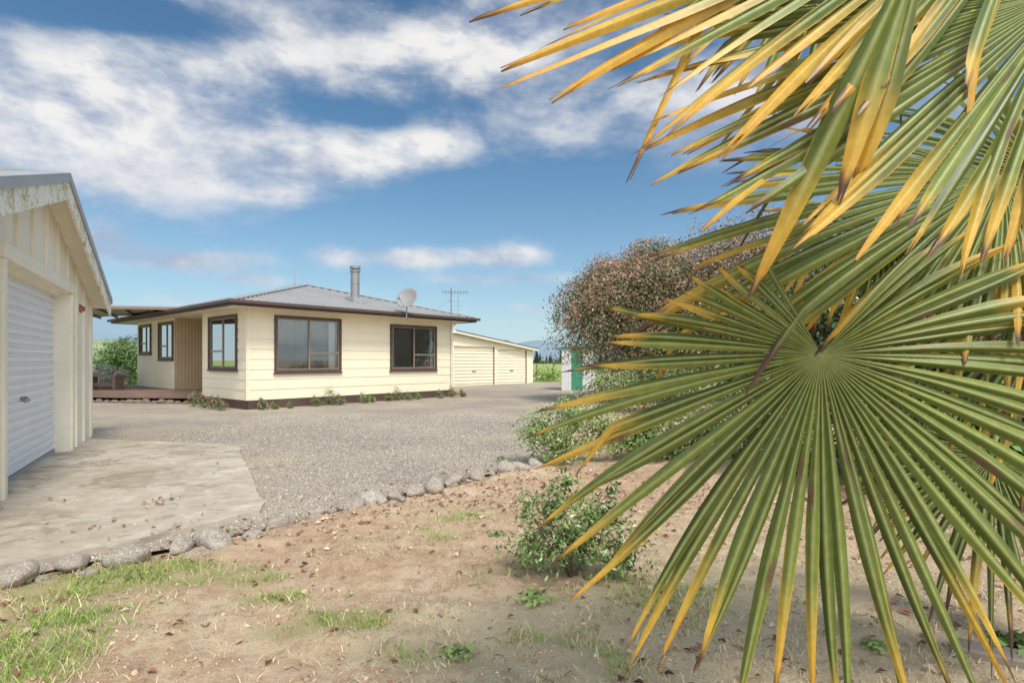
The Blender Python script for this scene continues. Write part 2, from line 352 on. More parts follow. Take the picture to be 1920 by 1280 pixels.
# ---------------------------------------------------------------- foliage helpers
def rdir(n):
    v=R.normal(size=(n,3)); return v/np.linalg.norm(v,axis=1)[:,None]
def leaves(P,nrm,size,asp=.5,fold=.15,droop=0):
    n=len(P); t=rdir(n); t[:,2]-=droop; t-=nrm*(t*nrm).sum(1)[:,None]; t/=np.linalg.norm(t,axis=1)[:,None]+1e-9
    s=np.cross(nrm,t); L_=size*R.uniform(.6,1.3,n)[:,None]; W=L_*asp
    v=np.stack([P-t*L_*.5,P+s*W*.5+nrm*W*fold-t*L_*.05,P+t*L_*.5,P-s*W*.5+nrm*W*fold-t*L_*.05],1).reshape(-1,3)
    f=np.arange(4*n).reshape(n,4); return v,f
def blobleaf(blobs,n,size,pal,asp=.5,shell=.5,gap=.35,up=.5,tipcol=None,tipamt=.0,zmin=.02,lump=.16,freq=2.2):
    vs=[];cs=[];vol=np.array([r[0]*r[1]*r[2] for c,r in blobs]); cnt=(n*vol**.8/(vol**.8).sum()).astype(int)
    K=R.normal(size=(6,3))*freq; ph=R.uniform(0,6.3,6); K2=R.normal(size=(5,3))*freq*2.6; ph2=R.uniform(0,6.3,5)
    for (c,r),m in zip(blobs,cnt):
        c=np.array(c,float); r=np.array(r,float); dd=rdir(int(m*1.7)); q=R.random(len(dd))**(shell*.6)
        lum=1+lump*np.sin((dd*1.0)@K.T+ph).mean(1)*2+lump*.6*np.sin(dd@K2.T+ph2).mean(1)*2
        q=q*(1+(R.random(len(dd))<.08)*R.random(len(dd))*lump*.9)
        P=c+dd*r*(q*lum)[:,None]
        g=np.sin(P@(K2.T/ max(r.max(),.5))*1.6+ph2).mean(1); keep=(g>-gap)|(q<.55); P=P[keep];dd=dd[keep];q=q[keep];g=g[keep]
        k2=P[:,2]>zmin; P=P[k2][:m];dd=dd[k2][:m];q=q[k2][:m];g=g[k2][:m]
        nr=dd*.6+rdir(len(P))*.8; nr[:,2]+=up; nr/=np.linalg.norm(nr,axis=1)[:,None]
        v,f=leaves(P,nr,size,asp); vs.append(v)
        pal_=np.array(pal); idx=R.integers(0,len(pal_),len(P)); col=pal_[idx]*(R.uniform(.7,1.25,len(P))*(.55+.45*np.minimum(q,1))*(1+.35*g))[:,None]  # inner leaves coloured darker, painting in the shade inside the foliage
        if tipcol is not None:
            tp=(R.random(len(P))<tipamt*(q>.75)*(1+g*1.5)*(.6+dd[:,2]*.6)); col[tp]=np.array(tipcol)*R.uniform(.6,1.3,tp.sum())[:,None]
        cs.append(np.repeat(col,4,0))
    v=np.concatenate(vs); return v,np.arange(len(v)).reshape(-1,4),np.clip(np.concatenate(cs),0,1)
def limbs(b,base,h,spread,n,r0,levels=2):
    def rec(p,d,L_,r,lv):
        pts=[p];q=Vector(p);dd=Vector(d)
        for i in range(4):
            dd=(dd+Vector((random.uniform(-.18,.18),random.uniform(-.18,.18),.05))).normalized(); q=q+dd*L_/4; pts.append(q.copy())
        b.tube(pts,[r*(1-.14*i) for i in range(5)],7)
        if lv>0:
            for k in range(3):
                a=random.uniform(0,6.28); nd=(dd+Vector((math.cos(a),math.sin(a),random.uniform(-.1,.5)))*.8).normalized()
                rec(pts[random.choice([2,3,4])],nd,L_*.7,r*.45,lv-1)
    for k in range(n):
        a=6.28*k/n+random.random(); rec(Vector(base),Vector((math.cos(a)*spread,math.sin(a)*spread,1)).normalized(),h,r0,levels)
def plant(name,loc,blobs,n,size,pal,label,cat,mat='leaf',stem=True,stemn=4,stemr=.01,group=None,**k):
    e=empty(name,loc,label=label,cat=cat,group=group)
    if stem:
        b=MB(); top=max(c[2]+r[2]*.3 for c,r in blobs); limbs(b,(0,0,-.03),top*.7,.5,stemn,stemr,1); b.obj('stem',M['bark'],e)
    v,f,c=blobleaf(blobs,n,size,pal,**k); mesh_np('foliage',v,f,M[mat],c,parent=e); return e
# ---------------------------------------------------------------- house
d1=Vector((.659,.752,0)); d2=Vector((-.752,.659,0)); A=Vector((-6.95,14.68,0))
H=empty('house',A,math.atan2(.752,.659),label='cream weatherboard bungalow with hipped steel roof and brown trim',cat='house')
def siding(b,O,D,Nn,Lw,z0,z1,ops,pitch=.272,lap=.014):
    O=Vector(O);D=Vector(D);Nn=Vector(Nn)
    ops=[(a,c,max(e,z0),min(g,z1)) for a,c,e,g in ops]
    xs=sorted(set([0,Lw]+[v for o in ops for v in o[:2]]))
    P=lambda s,n,z:O+D*s+Nn*n+Vector((0,0,z))
    for i in range(len(xs)-1):
        x0,x1=xs[i],xs[i+1]; mid=(x0+x1)/2; cur=[(z0,z1)]
        for o in ops:
            if o[0]<mid<o[1]:
                nw=[]
                for (a,c) in cur:
                    if o[2]>a: nw.append((a,min(c,o[2])))
                    if o[3]<c: nw.append((max(a,o[3]),c))
                cur=[(a,c) for a,c in nw if c-a>1e-3]
        for a,c in cur:
            k=math.floor((a-z0)/pitch+1e-6)
            while z0+k*pitch<c-1e-5:
                r0=z0+k*pitch; za=max(a,r0); zb=min(c,r0+pitch)
                na=lap*(1-(za-r0)/pitch); nb=lap*(1-(zb-r0)/pitch)
                b.add([P(x0,na,za),P(x1,na,za),P(x1,nb,zb),P(x0,nb,zb),P(x0,0,za),P(x1,0,za)],[(0,1,2,3),(4,5,1,0)]); k+=1
def window(par,O,D,Nn,s0,s1,z0,z1,split,low,curt,name='window',glass_backing=None):
    w=MB(O,D,Nn); t=.07
    for (a,c,e,g) in((s0-t,s1+t,z1,z1+t),(s0-t,s1+t,z0-t*1.1,z0),(s0-t,s0,z0,z1),(s1,s1+t,z0,z1)): w.box(a,c,-.05,.055,e,g)
    w.box(s0-t-.03,s1+t+.03,.0,.08,z0-t*1.1-.03,z0-t*1.1)
    wo=w.obj(name,M['brown'],par,bevel=.004)
    f=MB(O,D,Nn); q=.035
    sp=s0+(s1-s0)*split
    for (a,c,e,g) in((s0,s1,z1-q,z1),(s0,s1,z0,z0+q),(s0,s0+q,z0+q,z1-q),(s1-q,s1,z0+q,z1-q),(sp-q*.7,sp+q*.7,z0+q,z1-q)): f.box(a,c,-.03,.02,e,g)
    if low: 
        zz=z0+(z1-z0)*low; f.box(sp+q*.7,s1-q,-.03,.024,zz-q*.7,zz+q*.7)
    f.obj('frame',M['bronze'],wo)
    g=MB(O,D,Nn); g.box(s0+q*.5,s1-q*.5,-.008,-.002,z0+q*.5,z1-q*.5); g.obj('glass',M['glass'],wo)
    for (ca,cb) in curt:
        cm=MB(O,D,Nn); m=16; pts=[]
        for i in range(m+1):
            s=s0+(s1-s0)*(ca+(cb-ca)*i/m); nn=-.05+.015*math.sin(i*1.9)
            pts+= [cm.p(s,nn,z0+.0),cm.p(s,nn,z1)]
        cm.add(pts,[(2*i,2*i+2,2*i+3,2*i+1) for i in range(m)]); cm.obj('curtain',M['curtain'],wo,smooth=True)
    if glass_backing:  # grey panel added behind the glass to stand in for a dim interior
        cm=MB(O,D,Nn); m=80; pts=[]
        for i in range(m+1):
            s=s0+(s1-s0)*i/m; nn=-.10+.02*math.sin(i*1.3)
            pts+= [cm.p(s,nn,z0+.0),cm.p(s,nn,z1)]
        cm.add(pts,[(2*i,2*i+2,2*i+3,2*i+1) for i in range(m)]); cm.obj('glass_backing',M['glass_backing'],wo,smooth=True)
    return wo
WL,WH,WZ=7.26,2.69,.24; VL=9.2; RD=1.2
fw=[(.777+.02,2.70,1.03,2.46),(4.62,6.45,1.03,2.40)]
b=MB(); siding(b,(0,0,0),(1,0,0),(0,-1,0),WL,WZ,WH,fw)
b.box(-.0,.05,-.0,.045,WZ,WH); b.box(WL-.05,WL,0,.035,WZ,WH)
b.obj('wall',M['cream'],H,label='front weatherboard wall')
window(H,(0,0,0),(1,0,0),(0,-1,0),*fw[0],.50,.33,[(.84,.95)],glass_backing=True)
window(H,(0,0,0),(1,0,0),(0,-1,0),*fw[1],.50,.33,[(.90,.96),(.03,.07)],glass_backing=True)
sw=[(.62,2.40,1.10,2.47)]
b=MB(); siding(b,(0,0,0),(0,1,0),(-1,0,0),2.99,WZ,WH,sw)
b.obj('wall',M['cream'],H); window(H,(0,0,0),(0,1,0),(-1,0,0),*sw[0],.5,.33,[(.0,.1)],glass_backing=True)
fs=[(.15,1.43,1.38,2.5),(2.36,3.5,1.58,2.5)]
b=MB(); siding(b,(0,5.31,0),(0,1,0),(-1,0,0),VL-5.31,WZ,WH,fs); b.obj('wall',M['cream'],H)
for s in fs: window(H,(0,5.31,0),(0,1,0),(-1,0,0),*s,.45,.35,[],glass_backing=True)
b=MB(); siding(b,(WL,0,0),(0,1,0),(1,0,0),VL,WZ,WH,[]); siding(b,(0,VL,0),(1,0,0),(0,1,0),WL,WZ,WH,[]); b.obj('wall',M['cream'],H)
b=MB()
b.box(0,RD,-3.02,-2.99,WZ,WH); b.box(RD,RD+.03,-5.31,-2.99,WZ,WH)
k=0
while k*.1<RD: b.box(k*.1+.004,k*.1+.096,-5.31,-5.285,WZ,WH); k+=1
b.obj('porch_wall',M['tan'],H)
b=MB(); b.box(.004,RD,-5.28,-3.03,.1,.335); b.obj('porch_floor',M['deck'],H)
b=MB(); b.box(.01,WL-.01,-.0,.012,-.02,WZ-.005); b.box(-.012,0,-VL,-.0,-.02,WZ-.005); b.box(WL,WL+.012,-VL,0,-.02,WZ-.005); b.box(0,WL,-VL-.012,-VL,-.02,WZ-.005)
b.obj('base_board',M['brown'],H)
b=MB(); b.box(-.028,-.002,-.03,.028,WZ,WH); b.obj('corner_trim',M['cream'],H)
OV=.6; ez=2.80; sl_=.27; x0,x1,y0,y1=-OV,WL+OV,-OV,VL+OV+.2; hw=(x1-x0)/2
def corr(b,O,U,Vd,Lu,vmax,slope,pitch=.20,amp=.024):
    O=Vector(O);U=Vector(U);Vd=Vector(Vd); n=int(Lu/pitch*6); prev=None
    for i in range(n+1):
        u=Lu*i/n; vm=max(vmax(u),.001); z=amp*math.sin(2*math.pi*u/pitch); rows=[]
        for v in (0,vm): rows.append(O+U*u+Vd*v+Vector((0,0,slope*v+z)))
        bs=len(b.v); b.v+=[tuple(r) for r in rows]
        if prev is not None: b.f.append((prev,bs,bs+1,prev+1))
        prev=bs
rf=MB(); Lx=x1-x0; Ly=y1-y0
corr(rf,(x0,y0,ez),(1,0,0),(0,1,0),Lx,lambda u:min(u,Lx-u),sl_)
corr(rf,(x0,y1,ez),(1,0,0),(0,-1,0),Lx,lambda u:min(u,Lx-u),sl_)
corr(rf,(x0,y0,ez),(0,1,0),(1,0,0),Ly,lambda u:min(u,Ly-u,hw),sl_)
corr(rf,(x1,y0,ez),(0,1,0),(-1,0,0),Ly,lambda u:min(u,Ly-u,hw),sl_)
roof=rf.obj('roof',M['roof'],H,smooth=False)
rz=ez+sl_*hw+.03
b=MB(); xm=(x0+x1)/2
for (p,q) in(((x0,y0,ez+.02),(xm,y0+hw,rz)),((x1,y0,ez+.02),(xm,y0+hw,rz)),((x0,y1,ez+.02),(xm,y1-hw,rz)),((x1,y1,ez+.02),(xm,y1-hw,rz)),((xm,y0+hw,rz),(xm,y1-hw,rz))): b.beam(p,q,.2,.03)
b.obj('ridge_capping',M['greymetal'],roof)
def ring(b,a0,a1,c0,c1,z0,z1,t):
    for (p,q,r,s) in((a0-t,a1+t,c0-t,c0),(a0-t,a1+t,c1,c1+t),(a0-t,a0,c0,c1),(a1,a1+t,c0,c1)):
        P=[(p,r,z0),(q,r,z0),(q,s,z0),(p,s,z0),(p,r,z1),(q,r,z1),(q,s,z1),(p,s,z1)]
        b.add(P,[(3,2,1,0),(4,5,6,7),(0,1,5,4),(1,2,6,5),(2,3,7,6),(3,0,4,7)])
b=MB(); ring(b,x0,x1,y0,y1,2.655,2.775,.03); b.obj('fascia',M['brown'],H)
b=MB(); ring(b,x0-.035,x1+.035,y0-.035,y1+.035,2.715,2.80,.10); b.obj('gutter',M['brown'],H,bevel=.012)
b=MB(); b.add([(x0,y0,2.68),(x1,y0,2.68),(x1,y1,2.68),(x0,y1,2.68)],[(3,2,1,0)]); b.obj('soffit',M['soffit'],H)
def cyl(b,x,y,z0,z1,r,seg=20,r2=None): b.tube([(x,y,z0),(x,y,z1)],[r,r2 or r],seg)
fx,fy=x0+4.45,y0+1.5
b=MB(); zb=ez+sl_*1.5; cyl(b,fx,fy,zb-.1,zb+.95,.14); cyl(b,fx,fy,zb+.95,zb+1.0,.17); cyl(b,fx,fy,zb+1.05,zb+1.13,.17); cyl(b,fx,fy,zb+1.0,zb+1.05,.10); cyl(b,fx,fy,zb+.55,zb+.57,.148)
fl_=b.obj('chimney_flue',M['metal'],roof,smooth=False)
b=MB(); b.box(fx-.25,fx+.25,-fy-.25,-fy+.3,zb-.08,zb+.1); b.obj('flashing',M['greymetal'],fl_,bevel=.02)
SD=empty('satellite_dish',A+d1*4.65-d2*.75+Vector((0,0,2.74)),label='grey satellite dish on bent bracket at the gutter',cat='satellite dish')
dn=Vector((-.25,-.75,.45)).normalized(); r_=dn.cross(Vector((0,0,1))).normalized(); u_=r_.cross(dn); cc=Vector((.02,-.1,.52)); vs=[tuple(cc-dn*.10)];fs_=[]
for k in range(1,7):
    rr=.36*k/6
    for j in range(32):
        t=2*math.pi*j/32; vs.append(tuple(cc+r_*math.cos(t)*rr+u_*math.sin(t)*rr*1.05+dn*(-.10+.10*(k/6)**2)))
for j in range(32): fs_.append((0,1+j,1+(j+1)%32))
for k in range(5):
    for j in range(32): a=1+k*32+j;c=1+k*32+(j+1)%32; fs_.append((a,a+32,c+32,c))
M['dish']=paint('dish_enamel',(.30,.30,.29),rough=.6)
b=MB(); b.add(vs,fs_); o=b.obj('reflector',M['dish'],SD,smooth=True); m=o.modifiers.new('s','SOLIDIFY'); m.thickness=.012
b=MB(); b.tube([(.0,.15,-.15),(0,-.06,-.12),(0.0,-.02,.2),tuple(cc-dn*.13)],.02,8); b.obj('bracket',M['greymetal'],SD)
b=MB(); b.tube([tuple(cc-u_*.35),tuple(cc-u_*.3+dn*.38)],.01,6); b.tube([tuple(cc-u_*.3+dn*.34),tuple(cc-u_*.28+dn*.44)],.035,10); b.obj('feed_arm',M['greymetal'],SD)
TA=empty('television_aerial',A+d1*7.55+d2*.35+Vector((0,0,2.6)),label='thin metal television aerial on pole at roof edge',cat='aerial')
b=MB(); b.tube([(0,0,-.3),(0,0,1.35)],.022,8); b.obj('pole',M['metal'],TA)
b=MB(); b.beam((-.35,0,1.2),(.65,.1,1.2),.022,.022)
for i in range(9): 
    x=-.3+i*.11; b.beam((x,-.25+.01*i,1.2),(x+.03,.25,1.2),.012,.012); b.beam((x,0,1.1),(x,0,1.3),.012,.012)
b.beam((-.1,0,.85),(.3,.05,.85),.015,.015); b.beam((.25,.05,.3),(.25,.05,1.2),.016,.016)
for z in (.4,.55,.7): b.beam((-.05,0,z),(.4,.05,z),.012,.012)
b.obj('antenna_array',M['metal'],TA)
b=MB(); b.beam((0,0,.95),(-1.4,-.6,.35),.006,.006); b.beam((0,0,.95),(-.9,1.2,.5),.006,.006); b.obj('stay_wire',M['greymetal'],TA)
TB=empty('radio_aerial',A+d1*xm+d2*(y0+hw+.8)+Vector((0,0,rz)),label='slender whip aerial standing on the roof ridge',cat='aerial')
b=MB(); b.tube([(0,0,-.05),(0,0,.7)],[.015,.007],6); b.tube([(0,0,.0),(0,0,.12)],.03,8); b.obj('whip',M['greymetal'],TB)
b=MB(); b.tube([(WL-.06,-.06,.1),(WL-.06,-.06,2.5),(WL-.06,-.5,2.68)],.035,8); b.obj('downpipe',M['soffit'],H)
# deck
DP=[(-9.45,16.93),(-11.9,17.2),(-15.6,17.9),(-17.5,23),(-13.95,20.78)]
DK=empty('timber_deck',(-9.45,16.93,0),label='low red-brown timber deck beside the house entry',cat='deck')
o0=Vector((9.45,-16.93,0)); b=MB(); n=len(DP)
b.add([Vector((x,y,.36))+o0 for x,y in DP]+[Vector((x,y,.33))+o0 for x,y in DP],[tuple(range(n))[::-1],tuple(range(n,2*n))]+[(i,(i+1)%n,(i+1)%n+n,i+n) for i in range(n)])
b.obj('decking',M['deck'],DK)
b=MB()
for i in range(3):
    p=Vector((*DP[i],.235))+o0;q=Vector((*DP[i+1],.235))+o0; b.beam(p,q,.04,.18)
b.obj('edge_board',M['deck'],DK)
for i in range(12): 
    t=i/11; p=Vector(DP[0]).lerp(Vector(DP[2]),t); b=MB(); b.beam((p.x+9.45,p.y-16.93+.25,0),(p.x+9.45,p.y-16.93+.25,.2),.09,.09); b.obj('pile',M['brown'],DK)
BN=empty('deck_bench',(-12.9,18.2,.36),math.radians(-12),label='low brown timber bench on the deck',cat='bench')
b=MB(); b.box(-2.1,.25,-.2,.2,.40,.46); b.obj('seat',M['deck'],BN,bevel=.005)
b=MB(); b.box(-2.0,.15,-.012,.012,.08,.2); b.obj('rail',M['deck'],BN)
for x in(-1.95,-.9,.12):
    b=MB(); b.box(x-.05,x+.05,-.16,.16,0,.40); b.obj('leg',M['deck'],BN)
CN=empty('deck_canopy',(-10.2,16.9,0),label='flat canopy with brown edge beam over the deck',cat='canopy')
o0=Vector((10.2,-16.9,0)); Q=[(-9.9,16.7),(-14.6,15.4),(-17,21),(-11.6,19)]
b=MB(); b.add([Vector((x,y,2.90))+o0 for x,y in Q]+[Vector((x,y,2.86))+o0 for x,y in Q],[(3,2,1,0),(4,5,6,7)]+[(i,(i+1)%4,(i+1)%4+4,i+4) for i in range(4)]); b.obj('roof_sheet',M['greymetal'],CN)
b=MB()
for i in(0,1): b.beam(Vector((*Q[i],2.82))+o0,Vector((*Q[i+1],2.82))+o0,.05,.07)
for t in(.15,.3,.45,.6,.75,.9): b.beam(Vector(Q[0]).lerp(Vector(Q[1]),t).to_3d()+Vector((0,0,2.82))+o0,Vector(Q[3]).lerp(Vector(Q[2]),t).to_3d()+Vector((0,0,2.82))+o0,.045,.07)
b.obj('beam',M['deck'],CN)
for p in((-14.5,15.5),(-16.8,20.8)):
    b=MB(); b.beam(Vector((*p,0))+o0,Vector((*p,2.8))+o0,.1,.1); b.obj('post',M['brown'],CN)
# ---------------------------------------------------------------- near garage
GA=empty('garage',(-7.01,9.29,0),math.atan2(-.871,.49),label='cream board-and-batten gable garage with roller door',cat='garage')
T=6.8; o1,o2,oh=1.68,4.78,2.22; ax=3.4; gs=.30; 
def roofz(t): return 3.40-abs(t-ax)*gs
b=MB((0,0,0),(1,0,0),(0,1,0))
def wallpoly(b,t0,t1,zb,n0=0,n1=-.1):
    ts=[t0]+([ax] if t0<ax<t1 else [])+[t1]
    top=[(t,roofz(t)-.06) for t in ts]; pts=[(t0,zb)]+[(t1,zb)]+top[::-1]; k=len(pts)
    b.add([b.p(t,n0,z) for t,z in pts]+[b.p(t,n1,z) for t,z in pts],[tuple(range(k)),tuple(range(k,2*k))[::-1]]+[(i,(i+1)%k,(i+1)%k+k,i+k) for i in range(k)])
wallpoly(b,0,o1,-.03); wallpoly(b,o2,T,-.03); wallpoly(b,o1+.001,o2-.001,oh)
b.obj('wall',M['cream2'],GA,bevel=.004,label='front board-and-batten wall')
b=MB(); zt=roofz(0)-.06
for (p,q) in(((0.002,-.102),(0.1,-7)),((T-.1,-.102),(T-.002,-7)),((.1,-6.9),(T-.1,-7))):
    P=[(p[0],p[1],-.03),(q[0],p[1],-.03),(q[0],q[1],-.03),(p[0],q[1],-.03)]; P+= [(x,y,zt) for x,y,_ in P]
    b.add(P,[(0,1,2,3),(7,6,5,4),(0,4,5,1),(1,5,6,2),(2,6,7,3),(3,7,4,0)])
b.obj('wall',M['cream2'],GA)
t=.0
while t<T-.05:
    z0=0.02 if (t<o1-.15 or t>o2+.1) else oh+.17
    b=MB((0,0,0),(1,0,0),(0,1,0)); b.box(t,t+.045,0.001,.03,z0,roofz(t+.02)-.07); t+=.62; b.obj('batten',M['cream2'],GA)
b=MB((0,0,0),(1,0,0),(0,1,0)); b.box(o1-.10,o2+.1,.0,.045,oh+.01,oh+.16); b.box(o1-.10,o1,.002,.04,-.02,oh+.005); b.box(o2,o2+.1,.002,.04,-.02,oh+.005)
b.box(o1-.002,o1+.04,-.26,.012,-.02,oh); b.box(o2-.04,o2+.002,-.26,.012,-.02,oh); b.box(o1+.04,o2-.04,-.26,-.10,oh-.03,oh+.14)
b.obj('door_surround',M['cream2'],GA,bevel=.004)
prof=[];z=.04; 
while z<oh+.02:
    prof+=[(z,0),(z+.045,0),(z+.05,.03),(z+.088,.03)]; z+=.10
b=MB((0,0,0),(1,0,0),(0,1,0)); rn=-.185
b.add([b.p(s,rn+n,z) for z,n in prof for s in(o1+.03,o2-.03)],[(2*i,2*i+1,2*i+3,2*i+2) for i in range(len(prof)-1)])
door=b.obj('roller_door',M['roller'],GA)
b=MB((0,0,0),(1,0,0),(0,1,0)); b.box(3.1,3.3,rn+.015,rn+.05,.82,.86); b.box(3.12,3.14,rn,rn+.03,.8,.88); b.box(3.26,3.28,rn,rn+.03,.8,.88); b.obj('handle',M['metal'],door,bevel=.004)
b=MB((0,0,0),(1,0,0),(0,1,0)); b.box(o1+.03,o2-.03,rn-.0,rn+.035,.036,.075); b.obj('bottom_rail',M['greymetal'],door)
ov=.235; te=-.26; tn=T+.26
b=MB((0,0,0),(1,0,0),(0,1,0))
for (a,c) in((te,ax),(tn,ax)):
    n=60; L_=7.2
    prev=None
    for i in range(n*4+1):
        y=ov-.01-L_*i/(n*4); zz=.012*math.sin(2*math.pi*i/4.0/1.0+.4)
        bs=len(b.v); b.v+=[tuple(b.p(a,y,roofz(a)+.03+zz)),tuple(b.p(c,y,roofz(c)+.03+zz))]
        if prev is not None: b.f.append((prev,bs,bs+1,prev+1))
        prev=bs
gr_=b.obj('roof',M['roof'],GA)
b=MB((0,0,0),(1,0,0),(0,1,0))
def sl(b,t0,t1,n0,n1,dz0,dz1):
    P=[b.p(t,n,roofz(t)+dz) for t in(t0,t1) for n in(n0,n1) for dz in(dz0,dz1)]
    b.add(P,[(0,1,3,2),(4,6,7,5),(0,4,5,1),(2,3,7,6),(0,2,6,4),(1,5,7,3)])
sl(b,te,ax,ov,ov+.03,-.25,.04); sl(b,ax,tn,ov,ov+.03,-.25,.04); b.obj('barge_board',M['moss'],GA)
b=MB((0,0,0),(1,0,0),(0,1,0)); sl(b,te-.01,ax,ov-.12,ov+.05,.045,.06); sl(b,ax,tn,ov-.12,ov+.05,.045,.06); sl(b,te-.01,ax,ov+.035,ov+.05,-.04,.044); sl(b,ax,tn,ov+.035,ov+.05,-.04,.044); b.obj('barge_flashing',M['greymetal'],GA)
b=MB((0,0,0),(1,0,0),(0,1,0)); sl(b,te,ax,.002,ov-.002,-.10,-.07); sl(b,ax,tn,.002,ov-.002,-.10,-.07)
sl(b,te,-.002,-7,-.0,-.10,-.07); b.obj('soffit',M['soffit'],GA)
b=MB(); b.tube([(-.07,.0,.05),(-.07,.0,2.2),(-.15,-.05,2.35)],.035,8); b.obj('downpipe',M['soffit'],GA)
b=MB(); b.box(.86,.95,-.03,-.002,2.02,2.14); b.tube([(.90,.03,2.08),(.90,.07,2.08)],[.045,.03],12); b.obj('alarm_bell',M['red'],GA,bevel=.004)
# ---------------------------------------------------------------- far double garage
G2=empty('double_garage',A+d1*12.45+d2*5.6,math.atan2(.752,.659),label='cream metal-clad garage with two ribbed roller doors',cat='garage')
def rz2(x): return 2.72-.125*max(x,0)+.05*min(x,0)
b=MB(); x0_,x1_=-3.4,6.32
segs=[(x0_,.1,0),(.1,3.05,2.0),(3.05,3.3,0),(3.3,5.75,1.86),(5.75,x1_,0)]
for a,c,zb in segs: 
    b.add([(a,0,zb),(c,0,zb),(c,0,rz2(c)),(a,0,rz2(a))],[(0,1,2,3)])
b.add([(x1_,0,0),(x1_,6,0),(x1_,6,rz2(x1_)),(x1_,0,rz2(x1_))],[(0,1,2,3)]); b.add([(x0_,0,0),(x0_,6,0),(x0_,6,rz2(x0_)),(x0_,0,rz2(x0_))],[(3,2,1,0)]); b.add([(x0_,6,0),(x1_,6,0),(x1_,6,rz2(x1_)),(x0_,6,rz2(x0_))],[(3,2,1,0)])
b.obj('wall',M['cream'],G2)
b=MB(); b.add([(x0_-.2,-.25,rz2(x0_)+.03),(0,-.25,rz2(0)+.03),(x1_+.2,-.25,rz2(x1_+.2)+.03),(x1_+.2,6.2,rz2(x1_+.2)+.03),(0,6.2,rz2(0)+.03),(x0_-.2,6.2,rz2(x0_)+.03)],[(0,1,4,5),(1,2,3,4)]); b.obj('roof',M['roof'],G2)
b=MB(); b.beam((0,-.26,rz2(0)-.02),(x1_+.2,-.26,rz2(x1_+.2)-.02),.03,.12); b.beam((x0_-.2,-.26,rz2(x0_)-.02),(0,-.26,rz2(0)-.02),.03,.12); b.obj('fascia',M['soffit'],G2)
b=MB(); b.beam((0,-.27,rz2(0)+.055),(x1_+.22,-.27,rz2(x1_+.2)+.055),.06,.03); b.obj('flashing',M['brown'],G2)
for a,c,h in((.1,3.05,2.0),(3.3,5.75,1.86)):
    b=MB(); prof=[];z=0
    while z<h-.02: prof+=[(z,.0),(z+.09,.0),(z+.11,.03),(z+.15,.03)]; z+=.17
    b.add([(s,.08-n,z) for z,n in prof for s in(a,c)],[(2*i,2*i+1,2*i+3,2*i+2) for i in range(len(prof)-1)]); dd_=b.obj('roller_door',M['cream'],G2)
    b=MB(); b.box((a+c)/2-.15,(a+c)/2+.15,-.06,-.03,.7,.74); b.obj('handle',M['metal'],dd_)
    b=MB(); b.box(a-.08,a-.01,.0,.03,0,h+.07); b.box(c+.01,c+.08,.0,.03,0,h+.07); b.box(a-.01,c+.01,.0,.03,h+.01,h+.07); b.obj('door_frame',M['soffit'],G2)
# ---------------------------------------------------------------- small shed
SH=empty('garden_shed',(2.15,24.2,0),math.radians(-8),label='small white metal shed with green door panel',cat='shed')
b=MB(); 
def ribwall(b,p,q,h0,h1,n):
    p=Vector(p);q=Vector(q);nm=Vector((q.y-p.y,p.x-q.x,0)).normalized()
    for i in range(n):
        a=p.lerp(q,i/n);c=p.lerp(q,(i+.8)/n);e=p.lerp(q,(i+1)/n);ha=h0+(h1-h0)*i/n;he=h0+(h1-h0)*(i+1)/n
        Z_=lambda v,z,o=0:(v.x+nm.x*o,v.y+nm.y*o,z)
        b.add([Z_(a,0,.015),Z_(c,0,.015),Z_(c,he,.015),Z_(a,ha,.015),Z_(e,0),Z_(e,he)],[(0,1,2,3),(1,4,5,2)])
ribwall(b,(0,0),(.42,0),1.82,1.82,3);ribwall(b,(.9,0),(1.4,0),1.82,1.82,4);ribwall(b,(1.4,0),(1.4,1.5),1.82,1.75,10);ribwall(b,(1.4,1.5),(0,1.5),1.75,1.75,10);ribwall(b,(0,1.5),(0,0),1.75,1.82,10)
b.obj('wall',M['white'],SH)
b=MB(); ribwall(b,(.42,-.01),(.9,-.01),1.8,1.8,5); b.obj('door',M['green'],SH)
b=MB(); b.add([(-.06,-.1,1.84),(1.46,-.1,1.84),(1.46,1.6,1.77),(-.06,1.6,1.77),(-.06,-.1,1.88),(1.46,-.1,1.88),(1.46,1.6,1.81),(-.06,1.6,1.81)],[(3,2,1,0),(4,5,6,7),(0,1,5,4),(1,2,6,5),(2,3,7,6),(3,0,4,7)]); b.obj('roof',M['green'],SH)
# ---------------------------------------------------------------- fence
FN=empty('farm_fence',(1.5,36,0),label='wire fence with weathered timber posts by the paddock',cat='fence')
for i in range(16):
    b=MB(); b.tube([(-1+i*1.1,.25*i,-.05),(-1+i*1.1+random.uniform(-.03,.03),.25*i,1.05)],.06,7); b.obj('post',M['wood'],FN)
b=MB()
for z in(.3,.5,.7,.9): b.beam((-1,0,z),(15.5,3.75,z),.012,.012)
b.obj('wire',M['greymetal'],FN)
F2=empty('farm_fence',(-18,27,0),label='wire fence with timber posts beyond the lawn',cat='fence')
for i in range(10):
    b=MB(); b.tube([(-8+i*1.6,.1*i,-.05),(-8+i*1.6,.1*i,1.1)],.06,7); b.obj('post',M['wood'],F2)
b=MB()
for z in(.3,.6,.9): b.beam((-8,0,z),(6.4,.9,z),.012,.012)
b.obj('wire',M['greymetal'],F2)
e0=empty('conifer_tree',(0,0,0),label='dark distant shelterbelt conifer beyond the paddock',cat='tree',group='conifers in the distant shelterbelt')
b=MB(); b.tube([(0,0,0),(0,0,4.5)],[.2,.05],7); tr=b.obj('trunk',M['bark'],e0)
v,f,c=blobleaf([((0,0,.9+i*.75),(1.15*(1-i/7.5),1.15*(1-i/7.5),.75)) for i in range(7)],900,.5,[(.05,.09,.05),(.07,.12,.05)])
